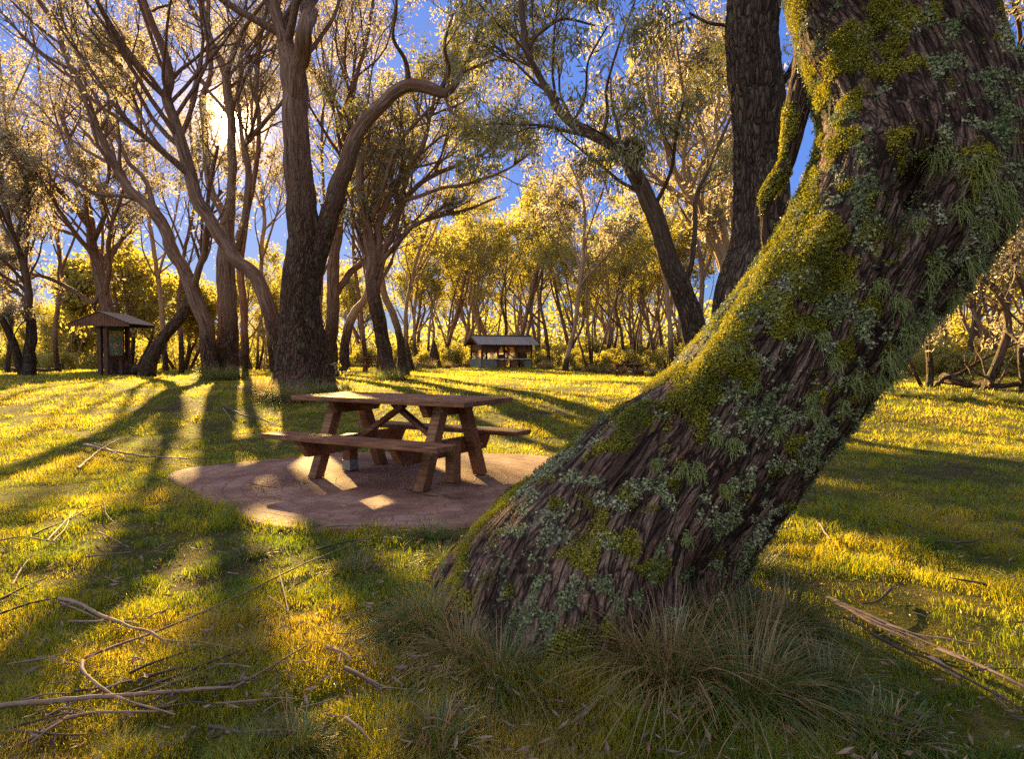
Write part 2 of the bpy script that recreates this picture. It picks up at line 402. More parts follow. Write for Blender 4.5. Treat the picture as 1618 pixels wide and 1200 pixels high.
# paved pad under the picnic table
PADC = np.array([-.92, 6.15]); PADR = 2.02; TYAW = -.516
def pad_r(a):
    """outline of the pad: a round with a drawn-out corner to the left"""
    r = 1.80 + .10 * np.sin(3 * a + .6) + .04 * np.sin(9 * a)
    da = np.angle(np.exp(1j * (a - (PI - .12)))); return r + .62 * np.exp(-(da / .40) ** 2)
def in_pad(x, y, m=0.0):
    dx, dy = x - PADC[0], y - PADC[1]
    return np.hypot(dx, dy) < pad_r(np.arctan2(dy, dx)) + m
def make_pad():
    na, nr = 220, 40; a = np.arange(na) * 2 * PI / na; mb = MB()
    rr = np.linspace(.02, 1, nr)[:, None] * pad_r(a)[None]
    x = PADC[0] + rr * np.cos(a); y = PADC[1] + rr * np.sin(a)
    z = np.zeros_like(x) + .028 + .006 * fbm(np.stack([x, y, x * 0], -1) * 1.6, 3, 3)
    x = np.r_[x, x[-1:]]; y = np.r_[y, y[-1:]]; z = np.r_[z, z[-1:] * 0 - .08]
    V = np.stack([x, y, z], -1).reshape(-1, 3)
    i = np.arange(nr)[:, None] * na + np.arange(na)[None]; j = np.arange(nr)[:, None] * na + (np.arange(na)[None] + 1) % na
    q = np.stack([i, j, j + na, i + na], -1).reshape(-1, 4)
    q = np.concatenate([q]); mb.add(V, q, br=np.stack([np.tile(a, nr + 1) * 2.1, np.hypot(V[:, 0] - PADC[0], V[:, 1] - PADC[1]), V[:, 0] * 0], 1))
    mb.add(V[:na], np.arange(na)[None, ::-1], br=np.zeros((na, 3)))
    t = NT('stamped_paving'); v = t.obj(); br = t.attr('br', True)
    b = t.n('ShaderNodeTexBrick'); wob = t.n('ShaderNodeVectorMath', operation='ADD')
    nn = t.n('ShaderNodeTexNoise'); t.L(v, nn.inputs['Vector']); nn.inputs['Scale'].default_value = 3.5
    sc = t.n('ShaderNodeVectorMath', operation='SCALE'); t.L(nn.outputs['Color'], sc.inputs[0]); sc.inputs['Scale'].default_value = .10
    t.L(br, wob.inputs[0]); t.L(sc.outputs[0], wob.inputs[1]); t.L(wob.outputs[0], b.inputs['Vector'])
    b.inputs['Scale'].default_value = 1.0; b.inputs['Brick Width'].default_value = .30; b.inputs['Row Height'].default_value = .155
    b.inputs['Mortar Size'].default_value = .011; b.inputs['Mortar Smooth'].default_value = .6
    n1 = t.noise(v, 2.2, 5, .65); n2 = t.noise(v, 38.0, 4, .7)
    c = t.ramp(n1, [(.4, (.14, .065, .045)), (.5, (.235, .12, .085)), (.6, (.33, .19, .14))])
    c = t.mix(t.rng(n2, .3, .75, 0, .55), c, (.15, .09, .08))
    wear = t.rng(n1, .42, .6, .25, 1.0)
    c = t.mix(t.math('MULTIPLY', b.outputs['Fac'], t.math('MULTIPLY', wear, .32)), c, (.05, .032, .028))
    h = t.math('SUBTRACT', t.math('MULTIPLY', n2, .25), t.math('MULTIPLY', b.outputs['Fac'], wear))
    return tag(mb.build('paved_pad', t.done(t.bsdf(c, .85, t.bump(h, .7, .02), .25))), kind='structure')
make_pad()

def proj(P):
    P = np.asarray(P, float); d = P - np.array([0, 0, CAMZ]); s, c = math.sin(PITCH), math.cos(PITCH)
    cf = d[..., 1] * c - d[..., 2] * s; cu = d[..., 1] * s + d[..., 2] * c
    return np.stack([CX + F * d[..., 0] / cf, CY - F * cu / cf], -1)

# ------------------------------------------------------------------ the old leaning tree in front
def old_tree():
    rs = np.random.default_rng(11)
    root = thing('old_tree', 'huge leaning old gum trunk covered in moss and lichen, nearest tree of all', 'tree', (.35, 2.95, gz(.35, 2.95)))
    loc = np.array(root.location)
    ctl = [(897, 1180, 670, 2.98), (921, 1050, 575, 2.97), (957, 940, 468, 2.95), (1032, 808, 326, 2.93), (1112, 726, 284, 2.93), (1193, 638, 262, 2.92), (1259, 557, 254, 2.90), (1320, 474, 256, 2.88), (1382, 388, 278, 2.86),
           (1436, 300, 296, 2.85), (1450, 225, 282, 2.86), (1441, 150, 256, 2.88), (1420, 70, 243, 2.92), (1392, -10, 238, 2.96), (1362, -120, 232, 3.0), (1335, -300, 225, 3.1), (1330, -560, 240, 3.2), (1350, -900, 210, 3.3)]
    rows = [np.r_[at(x, y, d), w / 2 * d / F] for x, y, w, d in ctl]
    S = resample(spline(rows, .02), 560); P = S[None, :, :3]; R = S[None, :, 3]
    k = 420
    V, q, O, a = tube_geo(P, R, k)
    s = np.repeat(np.r_[0, np.cumsum(np.linalg.norm(np.diff(S[:, :3], axis=0), axis=1))], k)
    rad = np.repeat(S[:, 3], k); al = a + s * .55
    bk = np.stack([np.cos(al) * .5, np.sin(al) * .5, s], 1)
    warp = .10 * np.stack([fbm(bk * 3, 3, 21), fbm(bk * 3, 3, 25), 0 * s], 1)
    b2 = bk + warp
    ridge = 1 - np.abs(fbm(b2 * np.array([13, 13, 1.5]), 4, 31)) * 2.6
    fine = 1 - np.abs(fbm(b2 * np.array([34, 34, 4.0]), 3, 41)) * 2.4
    lump = fbm(bk * np.array([2.2, 2.2, 1.7]), 3, 51)
    butt = np.exp(-np.clip(s - .15, 0, 9) / .38)
    flute = np.cos(al * 5 + 1.2 + 1.5 * lump) * .5 + np.cos(al * 3 + .4) * .5
    prot = sstep(-.1, .5, fbm(bk * np.array([2.6, 2.6, 1.1]), 3, 61))          # bare wood shows less relief
    disp = .045 * lump + (.014 * ridge + .008 * fine) * (.7 + .8 * prot) + .12 * butt * flute
    # blunt ridge added up the trunk so its left flank catches more sun
    Tt = nrm(np.gradient(S[:, :3], axis=0)); vw = nrm(S[:, :3] - np.array([0, 0, CAMZ])); nl = nrm(np.cross(Tt, vw)); nl = np.where(nl[:, :1] > 0, -nl, nl)
    vp = nrm(-(vw - (vw * Tt).sum(1, keepdims=True) * Tt)); nb = np.repeat(nrm(.58 * nl + .81 * vp), k, axis=0)
    disp = disp + .060 * np.exp(-np.clip(1 - (O * nb).sum(1), 0, 9) / .075) * (.7 + .9 * fbm(bk * np.array([1, 1, 1.6]), 2, 99)) * sstep(.5, 1.0, s)
    V = V + O * disp[:, None]
    px = proj(V); front = (O * (V - np.array([0, 0, CAMZ]))).sum(1) < 0
    dents = [(1468, 268, .095, .16), (1448, 300, .07, .10), (1062, 662, .06, .07), (905, 828, .08, .07), (1425, 352, .07, .06), (1120, 935, .10, .10), (1158, 566, .085, -.085), (1128, 590, .06, -.05), (1300, 405, .075, -.07), (1318, 362, .06, -.05), (1285, 450, .05, -.045), (1085, 640, .05, -.04), (1545, 255, .08, -.05)]; cush = np.zeros(len(V))
    hole = np.zeros(len(V))
    for x, y, r, dp in dents:
        w = np.where(front, np.hypot(px[:, 0] - x, px[:, 1] - y), 1e9); c = V[np.argmin(w)]
        g = np.exp(-(np.linalg.norm((V - c) * np.array([1, 1, .8]), axis=1) / r) ** 2)
        V = V - O * (g * dp)[:, None]; hole = np.maximum(hole, g * (dp > 0)); cush = np.maximum(cush, g * (dp < 0))
    # normals of the displaced surface
    G = V.reshape(len(S), k, 3)
    du = np.roll(G, -1, 1) - np.roll(G, 1, 1); dv = np.gradient(G, axis=0)
    Nn = nrm(np.cross(du, dv)).reshape(-1, 3); Nn = np.where(((Nn * O).sum(1) < 0)[:, None], -Nn, Nn)
    # cover fields
    n1 = fbm(V * 2.6, 4, 71); n2 = fbm(V * 11.0, 4, 75); n3 = fbm(V * 3.1 + 40, 4, 81); n4 = fbm(V * 15.0, 4, 85); n5 = fbm(V * 30.0, 3, 89)
    side = O[:, 0]
    moss = n1 * 1.2 + n2 * 2.0 + .40 * O[:, 2] - .50 * side + .25 * butt - .52 + .9 * cush
    lich = n3 * .9 + n4 * 2.2 + .02 + .12 * side - .25 * sstep(.35, .9, O[:, 2]) - .2 * (px[:, 1] < 90)
    mossf = sstep(.10, .40, moss) * (1 - hole); lichf = sstep(.14, .42, lich) * (1 - hole)
    # small crusts of lichen dotted over most of the middle of the trunk
    lichf = np.maximum(lichf, .75 * sstep(.20, .36, n5) * sstep(-.16, .12, n3) * (1 - hole)); mossf = np.maximum(mossf, .6 * sstep(.24, .38, n2) * sstep(.2, -.2, n3) * (1 - hole))
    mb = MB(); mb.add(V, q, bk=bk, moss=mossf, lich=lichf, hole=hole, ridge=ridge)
    t = NT('old_bark'); b = t.attr('bk', True)
    fi = t.noise(t.mapv(b, (34, 34, 2.6)), 2.4, 6, .7, .7); st = t.noise(t.mapv(b, (5, 5, 1.2)), 1.8, 5, .65, .5); gr = t.noise(t.obj(), 60.0, 5, .7)
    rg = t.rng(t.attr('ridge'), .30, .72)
    vo, vc = t.flake(b, (28, 28, 7.0), .85); v2, c2 = t.flake(b, (70, 70, 20), .8)
    base = t.mix(rg, (.022, .014, .013), t.ramp(st, [(.38, (.16, .085, .064)), (.47, (.31, .19, .145)), (.55, (.48, .33, .26)), (.63, (.23, .11, .075))]))  # furrow shade painted in: colour falls to near black between the ridges
    base = t.mix(t.rng(fi, .40, .56, .85, 0), base, (.028, .018, .016))
    base = t.mix(.5, base, t.ramp(vc, [(0., (.10, .052, .04)), (.45, (.25, .15, .115)), (.8, (.46, .32, .25)), (1., (.32, .15, .10))]))
    base = t.mix(t.rng(vo, .0, .14, .95, 0), base, (.012, .008, .008)); base = t.mix(t.rng(v2, .0, .12, .55, 0), base, (.03, .02, .018))
    mo = t.ramp(gr, [(.4, (.035, .035, .006)), (.52, (.12, .115, .012)), (.62, (.22, .19, .025))])
    li = t.ramp(gr, [(.4, (.06, .07, .05)), (.5, (.18, .20, .14)), (.6, (.34, .34, .26))])
    col = t.mix(t.math('MULTIPLY', t.attr('moss'), .85), base, mo)
    col = t.mix(t.math('MULTIPLY', t.attr('lich'), t.rng(gr, .35, .6, .2, .85)), col, li)
    h = t.math('ADD', t.math('MULTIPLY', fi, .7), t.math('MULTIPLY', gr, .3)); h = t.math('ADD', h, t.math('MULTIPLY', t.rng(vo, 0, .22), 1.3)); h = t.math('ADD', h, t.math('MULTIPLY', vc, .7)); h = t.math('ADD', h, t.math('MULTIPLY', t.rng(v2, 0, .2), .35))
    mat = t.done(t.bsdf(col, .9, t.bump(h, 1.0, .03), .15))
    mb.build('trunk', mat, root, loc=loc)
    # crumbs of moss and leafy lichen standing on the bark, thicker where the field is stronger
    up = V[:, 2] < 3.3; see = (O[:, 1] < .75) & up
    def crumbs(name, field, n, smin, smax, lift, mname, seed):
        r = np.random.default_rng(seed); p = np.clip(field, 0, 1) * see * rad; p = p / p.sum()
        i = r.choice(len(V), n, p=p); c = V[i] + r.normal(0, .005, (n, 3)) + Nn[i] * (r.random((n, 1)) ** 1.5 * lift * (.4 + .6 * field[i][:, None]))
        m = nrm(Nn[i] * .9 + r.normal(0, .75, (n, 3))); u = nrm(np.cross(m, r.normal(0, 1, (n, 3)))); w = np.cross(m, u)
        sz = (smin + (smax - smin) * r.random((n, 1)) ** 2); el = .5 + .5 * r.random((n, 1))
        Q = np.stack([c - u * sz, c - w * sz * el, c + u * sz + m * sz * .5, c + w * sz * el], 1)
        rn = np.repeat(np.clip(.5 + .9 * fbm(V[i] * 6, 3, seed) + r.normal(0, .16, n), 0, 1), 4)
        g = MB(); g.add(Q, np.arange(n * 4).reshape(-1, 4), rnd=rn, smooth=False)
        return tag(g.build(name, M[mname], root, loc=loc), kind='stuff')
    M['moss'] = m_leaf('moss', [(.05, .06, .006), (.15, .16, .012), (.29, .27, .02), (.42, .36, .04)], [(.2, .2, .01), (.42, .38, .012), (.55, .46, .02)], .35, .02)
    M['lichen'] = m_leaf('leafy_lichen', [(.09, .13, .04), (.18, .23, .085), (.31, .34, .17), (.46, .42, .31)], [(.12, .14, .08), (.2, .22, .14), (.25, .26, .18)], .2, .03)
    M['beard'] = m_leaf('beard_lichen', [(.15, .20, .055), (.26, .32, .10), (.38, .41, .16)], [(.25, .27, .10), (.36, .36, .14), (.4, .4, .2)], .35, .02)
    crumbs('moss', mossf, 210000, .0018, .0058, .015, 'moss', 5)
    crumbs('lichen', lichf * (1 - .5 * mossf), 170000, .0018, .0085, .016, 'lichen', 6)
    # beard lichen hanging in tufts
    spots = [(1475, 428, 36), (1532, 412, 44), (1538, 262, 52), (1500, 236, 40), (1436, 525, 46), (1404, 565, 48), (1386, 604, 42), (1283, 652, 30), (1283, 628, 24), (1102, 742, 32), (1078, 742, 26), (1575, 300, 44),
             (1592, 325, 40), (1462, 348, 26), (1320, 566, 26), (1268, 520, 24), (1230, 470, 20), (1350, 600, 30), (1300, 530, 26), (1336, 452, 22), (1420, 480, 30), (1160, 700, 24), (1130, 690, 22), (1190, 610, 20),
             (1390, 450, 26), (1560, 360, 36), (1505, 470, 34), (1465, 505, 34), (1330, 640, 24), (1230, 680, 22), (1085, 850, 22), (1040, 730, 22), (1148, 775, 24), (1415, 600, 34), (1520, 330, 30), (1170, 560, 20)]
    fi_ = np.nonzero(front)[0]
    for n, (x, y, r) in enumerate(spots):
        i = fi_[np.argmin(np.hypot(px[fi_, 0] - x, px[fi_, 1] - y))]; rm = r * 2.75 / F * .42
        near = fi_[np.linalg.norm(V[fi_] - V[i], axis=1) < rm]
        k_ = rs.choice(near, 110, replace=True); st_ = V[k_] + Nn[k_] * .004
        ln = rm * (.5 + .9 * rs.random((110, 1))); tt = np.linspace(0, 1, 5)
        dr = nrm(Nn[k_] * .6 + rs.normal(0, .75, (110, 3)) + np.array([0, 0, -.25]))
        Pp = st_[:, None] + dr[:, None] * (ln * tt)[:, :, None] + np.array([0, 0, -1.0]) * (ln * tt ** 2 * .8)[:, :, None] + rs.normal(0, .003, (110, 5, 3))
        sd = nrm(np.cross(dr, rs.normal(0, 1, (110, 3))))[:, None] * (.0016 * (1 - .7 * tt))[None, :, None]
        Q = np.stack([Pp - sd, Pp + sd], 2).reshape(-1, 3)
        f = (np.arange(110) * 10)[:, None, None] + (np.arange(4) * 2)[None, :, None] + np.array([0, 1, 3, 2])[None, None]
        g = MB(); g.add(Q, f.reshape(-1, 4), rnd=np.repeat(rs.random(110), 10)); g.build('beard_lichen', M['beard'], root, loc=loc)
    # the mossy side limb that comes down against the trunk
    def side(name, lim, k, rad0, mossy, nmoss, seed):
        S2 = spline([np.r_[at(x, y, d), w / 2 * d / F] for x, y, w, d in lim], .012)
        V2, q2, O2, a2 = tube_geo(S2[None, :, :3], S2[None, :, 3], k)
        s2 = np.repeat(np.arange(len(S2)) * .012, k); bk2 = np.stack([np.cos(a2) * rad0, np.sin(a2) * rad0, s2], 1)
        rd2 = 1 - np.abs(fbm(bk2 * np.array([30, 30, 3.]), 3, 91)) * 2.4
        V2 = V2 + O2 * (.006 * rd2 + .012 * fbm(bk2 * 6, 3, 95))[:, None]
        p2 = proj(V2); m2 = sstep(0, .3, fbm(V2 * 7, 3, 97) + mossy(p2, O2))
        g = MB(); g.add(V2, q2, bk=bk2, moss=m2, lich=0 * m2, hole=0 * m2, ridge=rd2); g.build(name, mat, root, loc=loc)
        r = np.random.default_rng(seed); n = nmoss; i = r.choice(len(V2), n, p=m2 / m2.sum())
        c = V2[i] + O2[i] * r.random((n, 1)) * .012; u = nrm(r.normal(0, 1, (n, 3))); w = nrm(np.cross(u, O2[i])); sz = .002 + .0045 * r.random((n, 1))
        g = MB(); g.add(np.stack([c - u * sz, c - w * sz, c + u * sz, c + w * sz], 1), np.arange(n * 4).reshape(-1, 4), rnd=np.repeat(np.clip(.5 + .9 * fbm(V2[i] * 8, 3, 4) + r.normal(0, .15, n), 0, 1), 4), smooth=False)
        tag(g.build('moss', M['moss'], root, loc=loc), kind='stuff')
    side('limb', [(1230, 415, 20, 2.86), (1211, 382, 14, 2.92), (1209, 340, 12, 2.98), (1213, 312, 19, 3.0), (1226, 288, 20, 3.02), (1243, 258, 19, 3.05), (1252, 215, 26, 3.1), (1263, 160, 36, 3.14), (1275, 110, 40, 3.18), (1280, 50, 40, 3.2), (1278, -20, 38, 3.25), (1262, -140, 36, 3.35)],
         60, .12, lambda p, O: .5 * np.exp(-((p[:, 1] - 300) / 26) ** 2) - .1 - .25 * O[:, 0], 6000, 8)
    side('root', [(985, 860, 150, 2.75), (955, 930, 150, 2.62), (925, 990, 140, 2.50), (900, 1045, 120, 2.40), (882, 1100, 90, 2.32), (870, 1170, 60, 2.26)], 90, .2, lambda p, O: .25 + .3 * O[:, 2], 26000, 18)
    side('root', [(850, 820, 130, 3.1), (800, 862, 110, 3.2), (752, 892, 84, 3.3), (705, 915, 56, 3.4), (660, 950, 30, 3.45)], 80, .2, lambda p, O: .12 + .35 * O[:, 2], 9000, 28)
    return root
old_tree()

# ------------------------------------------------------------------ trees
def spawn(P, R, per, t0, t1, ang, lenf, n, lift, wob, rr, rs, lmin=.2, lmax=9.0, up=None):
    B, N, _ = P.shape
    L = np.linalg.norm(np.diff(P, axis=1), axis=2).sum(1)
    cnt = per if np.ndim(per) else np.full(B, per)
    i = np.repeat(np.arange(B), cnt); m = len(i)
    t = t0 + (t1 - t0) * rs.random(m); x = t * (N - 1); a = np.minimum(x.astype(int), N - 2); f = (x - a)[:, None]
    p0 = P[i, a] * (1 - f) + P[i, a + 1] * f; tan = nrm(P[i, a + 1] - P[i, a]); r0 = R[i, a] * (1 - f[:, 0]) + R[i, a + 1] * f[:, 0]
    per_ = nrm(np.cross(tan, rs.normal(0, 1, (m, 3)))); g = np.radians(ang[0] + (ang[1] - ang[0]) * rs.random(m))[:, None]
    d = nrm(tan * np.cos(g) + per_ * np.sin(g) + np.array([0, 0, .15]))
    ln = np.clip(lenf * L[i] * (1.1 - .55 * t) * (.6 + .7 * rs.random(m)), lmin, lmax); st = (ln / (n - 1))[:, None]
    Q = [p0]
    for k in range(n - 1):
        Q.append(Q[-1] + d * st); d = nrm(d + np.array([0, 0, lift]) / n + rs.normal(0, wob, (m, 3)))
    Q = np.stack(Q, 1); r1 = np.minimum(r0 * rr, ln * .022 + .004)
    return Q, r1[:, None] * np.linspace(1, .28, n)[None]

def leaves(P, per, L, Wd, rs, t0=.35, droop=.5, spread=.10):
    B, N, _ = P.shape; m = B * per; i = np.repeat(np.arange(B), per)
    t = t0 + (1.04 - t0) * np.sqrt(rs.random(m)); t = np.minimum(t, 1); x = t * (N - 1); a = np.minimum(x.astype(int), N - 2); f = (x - a)[:, None]
    c = P[i, a] * (1 - f) + P[i, a + 1] * f + rs.normal(0, spread, (m, 3)); tan = nrm(P[i, a + 1] - P[i, a])
    d = nrm(tan * .5 + rs.normal(0, .6, (m, 3)) + np.array([0, 0, -droop]))
    sd = nrm(np.cross(d, rs.normal(0, 1, (m, 3)))); s = (.65 + .7 * rs.random((m, 1)))
    l, w = L * s, Wd * s; nn = np.cross(d, sd)
    Q = np.stack([c, c + d * l * .45 + sd * w * .5 + nn * l * .05, c + d * l - nn * l * .08, c + d * l * .5 - sd * w * .5 + nn * l * .05], 1)
    rn = np.clip(np.repeat(rs.random(B), per) * .6 + rs.random(m) * .4, 0, 1)
    return Q.reshape(-1, 3), np.arange(m * 4).reshape(-1, 4), np.repeat(rn, 4)

# gaps in the crowns: the sun comes through to these places
GAPS = [(gpt(x, y), r) for x, y, r in (
    (60, 1100, .34), (20, 1000, .36), (120, 1010, .3), (110, 930, .34), (200, 870, .36), (330, 850, .36), (40, 860, .42), (150, 800, .5), (250, 800, .4), (260, 930, .22), (30, 1180, .26),
    (330, 760, .36), (400, 752, .25), (50, 640, .9), (150, 650, .9), (250, 640, .9), (60, 700, .8), (200, 700, .7), (290, 720, .6), (330, 690, .6), (20, 760, .7), (120, 620, 1.0), (30, 615, 1.0),
    (560, 612, 1.), (650, 610, 1.2), (720, 620, 1.2), (780, 640, 1.0), (850, 660, .8), (880, 700, .5), (800, 600, 1.4), (900, 615, 1.2), (700, 595, 1.6), (960, 620, .9), (850, 590, 1.6), (950, 600, 1.4), (830, 720, .4),
    (1400, 650, .6), (1480, 662, .6), (1560, 675, .6), (1610, 690, .6), (1450, 640, .8), (1550, 645, .8), (1340, 700, .3), (1500, 745, .2), (1600, 770, .2), (1330, 770, .25), (1420, 790, .16), (1520, 812, .16),
    (1270, 830, .2), (1350, 868, .2), (1450, 910, .2), (1540, 955, .2), (1610, 990, .2), (1390, 1005, .15), (1480, 1045, .15), (1560, 1080, .15), (1610, 1110, .15), (560, 885, .16), (600, 905, .14))]
GAPS += [(at(x, y, d), r) for x, y, d, r in (
    (820, 790, 3.1, .2), (880, 715, 3., .24), (950, 650, 2.95, .24), (1020, 590, 2.9, .26), (1090, 530, 2.9, .26), (1150, 560, 2.7, .2), (1160, 465, 2.9, .26), (1220, 395, 2.9, .28), (1270, 310, 2.9, .28), (1295, 220, 2.9, .28), (1305, 150, 2.85, .3), (1310, 80, 2.9, .3), (1300, 20, 2.95, .28),
    (1290, 400, 2.65, .14), (1150, 260, 9.2, .3), (1165, 150, 9.2, .3), (1040, 380, 11.9, .4), (980, 240, 11.9, .35), (620, 632, 6.2, .25), (470, 632, 5.4, .3), (430, 692, 5.4, .25))]
GAPS.append((np.array([0, 0, CAMZ]), .5))
GP = np.array([g[0] for g in GAPS]); GR = np.array([g[1] for g in GAPS])
def in_gap(c, rs, keep=.07):
    out = np.zeros(len(c), bool)
    for p, r in zip(GP, GR):
        w = c - p; t = w @ SUN; d = np.linalg.norm(w - t[:, None] * SUN, axis=1); out |= (d < r * (.75 + .5 * rs.random(len(c)))) & (t > .3)
    return out & (rs.random(len(c)) > keep)

def crown(root, loc, src, o, rs, name='crown'):
    """src: list of (P(N,3), R(N)) limbs; grows three orders of twigs and the leaves on them"""
    n1, n2, n3 = o.get('n', (9, 6, 5)); t0 = o.get('t0', .35); lift = o.get('lift', 1.1)
    P = np.stack([resample(p, 20) for p, r in src]); R = np.stack([resample(np.c_[p, r], 20)[:, 3] for p, r in src])
    Ls = np.linalg.norm(np.diff(P, axis=1), axis=2).sum(1); c1 = np.maximum(2, np.round(n1 * np.clip(Ls / 6, .35, 1.6)).astype(int))
    P1, R1 = spawn(P, R, c1, t0, .98, o.get('a1', (28, 62)), o.get('l1', .42), 9, lift, .13, .55, rs, .8, o.get('lmax', 4.2))
    P2, R2 = spawn(P1, R1, n2, .3, 1.0, (22, 60), .48, 7, lift * .8, .15, .6, rs, .4, 2.2)
    P3, R3 = spawn(P2, R2, n3, .3, 1.0, (20, 65), .5, 5, lift * .4 - o.get('droop', .5) * .5, .2, .65, rs, .18, 1.0)
    mb = MB()
    th = o.get('twig', 1.0)
    for (p, r, k) in ((P1, R1, 6), (P2, R2, 4), (P3, R3, 3)):
        if k < 6 and o.get('gaps', True): g = ~in_gap(p.mean(1), rs, .1); p, r = p[g], r[g]
        v, q, O, a = tube_geo(p, r * th, k); mb.add(v, q, 0, bk=v, rough=0.1)
    lf = o.get('leaf', (10, .14, .04)); ll = o.get('cl', .10)
    for p, c in ((P3, lf[0]), (P2, max(1, lf[0] // 2))):
        v, q, rn = leaves(p, c, lf[1], lf[2], rs, .4, o.get('droop', .5), ll); g = ~in_gap(v[::4], rs) if o.get('gaps', True) else np.ones(len(q), bool); v = v.reshape(-1, 4, 3)[g].reshape(-1, 3); rn = rn.reshape(-1, 4)[g].ravel(); g = fbm(v[::4] * o.get('clump', .75), 2, 55) + rs.normal(0, .10, len(v) // 4) > o.get('gapy', -.09); v = v.reshape(-1, 4, 3)[g].reshape(-1, 3); rn = rn.reshape(-1, 4)[g].ravel(); mb.add(v, np.arange(len(v)).reshape(-1, 4), 1, rnd=rn, smooth=False)
    return mb.build(name, [M[o.get('bark', 'bark')], M[o.get('lm', 'leaf')]], root, loc=loc)

def limb_mesh(S, loc, k, o, base, rs):
    P, R = S[:, :3], S[:, 3]
    V, q, O, a = tube_geo(P[None], R[None], k)
    s = np.repeat(np.r_[0, np.cumsum(np.linalg.norm(np.diff(P, axis=0), axis=1))], k); rad = np.repeat(R, k)
    h = V[:, 2] - base[2]; sd = rs.random(3) * 50
    bk = np.stack([np.cos(a) * rad, np.sin(a) * rad, s], 1) + sd
    rough = np.clip(1 - (h - o.get('rough', 2.5) * .55) / (o.get('rough', 2.5) * .9), 0, 1)
    ur = np.stack([np.cos(a), np.sin(a), s * .6], 1) + sd
    dsp = rad * (.22 * fbm(ur * np.array([1.1, 1.1, 1.6]), 3, 3) + .10 * fbm(ur * np.array([2.2, 2.2, .8]), 3, 7)) \
        + rough * np.minimum(rad * .16, .05) * (1 - 2.4 * np.abs(fbm(bk * np.array([9, 9, 1.4]) * o.get('bs', 1.), 4, 13)))
    but = np.exp(-np.clip(h, 0, 9) / .35) * np.clip((rad - .12) * 4, 0, 1)
    dsp = dsp + but * rad * .28 * np.cos(a * 5 + 2 * fbm(ur, 2, 17) + sd[0])
    mb = MB(); mb.add(V + O * dsp[:, None], [q, np.arange(k)[None, ::-1], (len(S) - 1) * k + np.arange(k)[None]], bk=bk, rough=rough); return mb

def traced_tree(name, label, d, limbs, group=None, ext=3.0, seed=0, ks=20, **o):
    """limbs: polylines of (photo x, photo y, width in px[, extra depth]); the first one is the trunk"""
    rs = np.random.default_rng(seed + 100)
    b = at(limbs[0][0][0], limbs[0][0][1], d); b[2] = gz(b[0], b[1])
    root = thing(name, label, 'tree', b, group=group); src = []
    for li, lb in enumerate(limbs):
        rows = []
        n = len(lb); drift = o.get('drift', .12) * (0 if li == 0 else rs.uniform(-1, 1)) * d
        for i, q in enumerate(lb):
            dd = d + (q[3] if len(q) > 3 else drift * (i / max(1, n - 1)) ** 1.3 * (n > 2))
            rows.append(np.r_[at(q[0], q[1], dd), q[2] / 2 * dd / F * o.get('wf', .86)])
        if li == 0 or o.get('allbase') or (li in o.get('bases', ())):
            g = gz(rows[0][0], rows[0][1]); z0 = min(rows[0][2], g) - .3
            rows.insert(0, np.r_[rows[0][:2], z0, rows[0][3] * 1.15])
        if lb[-1][1] < 12 and ext:
            dr = nrm(rows[-1][:3] - rows[-2][:3]); p = rows[-1].copy(); L = ext * rs.uniform(.7, 1.2)
            for k in range(3):
                dr = nrm(dr + np.array([0, 0, .15]) + rs.normal(0, .12, 3)); p = np.r_[p[:3] + dr * L / 3, p[3] * .72]; rows.append(p)
        S = spline(rows, .10 if d < 14 else .16)
        S[:, 3] = np.maximum(S[:, 3], .008); S[:, :3] += np.minimum(S[:, 3:4], .18) * .7 * np.stack([fbm(S[:, :3] * 1.3 + li * 9, 3, c_) for c_ in (61, 63, 65)], 1)
        mb = limb_mesh(S, b, ks if li == 0 else max(10, ks - 6), o, b, rs)
        mb.build('trunk' if li == 0 else 'limb', M[o.get('bark', 'bark')], root, loc=b)
        src.append((S[:, :3], S[:, 3]))
    crown(root, b, src, o, rs)
    return root

far = dict(leaf=(11, .125, .036), l1=.46, twig=.85, gapy=.0)
# the big gum in the middle left
traced_tree('gum_tree', 'tall thick gum with rough brown lower bark and one arching limb behind the table', 15.0,
    [[(478, 612, 104), (477, 575, 82), (476, 530, 72), (478, 470, 64), (479, 400, 60), (475, 330, 54), (468, 250, 48), (465, 170, 45), (463, 110, 44), (450, 62, 26), (438, 25, 21), (428, -15, 18), (415, -90, 15)],
     [(464, 190, 14), (467, 140, 26), (476, 85, 31), (483, 40, 29), (491, 0, 26, .5), (500, -80, 22, .8)],
     [(488, 470, 38), (500, 410, 34), (520, 340, 32), (537, 283, 31), (560, 220, 28), (588, 180, 25), (612, 155, 23), (648, 134, 23), (680, 140, 21), (704, 148, 16), (722, 128, 12), (735, 100, 10), (752, 62, 9), (767, 0, 6)],
     [(696, 143, 9), (708, 112, 8), (702, 70, 6), (716, 20, 4)], [(646, 132, 11), (641, 95, 8), (622, 60, 6), (626, 10, 5)], [(733, 102, 6), (768, 84, 5), (802, 96, 3)], [(702, 150, 7), (716, 178, 6), (742, 196, 4), (766, 226, 3)],
     [(440, 62, 9), (468, 100, 9), (520, 40, 7, .6), (540, -10, 5, 1.)]],
    seed=1, rough=4.4, ks=64, n=(11, 7, 5), leaf=(10, .13, .034), lm='leaf_near', droop=.9, bark='bark', bs=1.0, t0=.55)
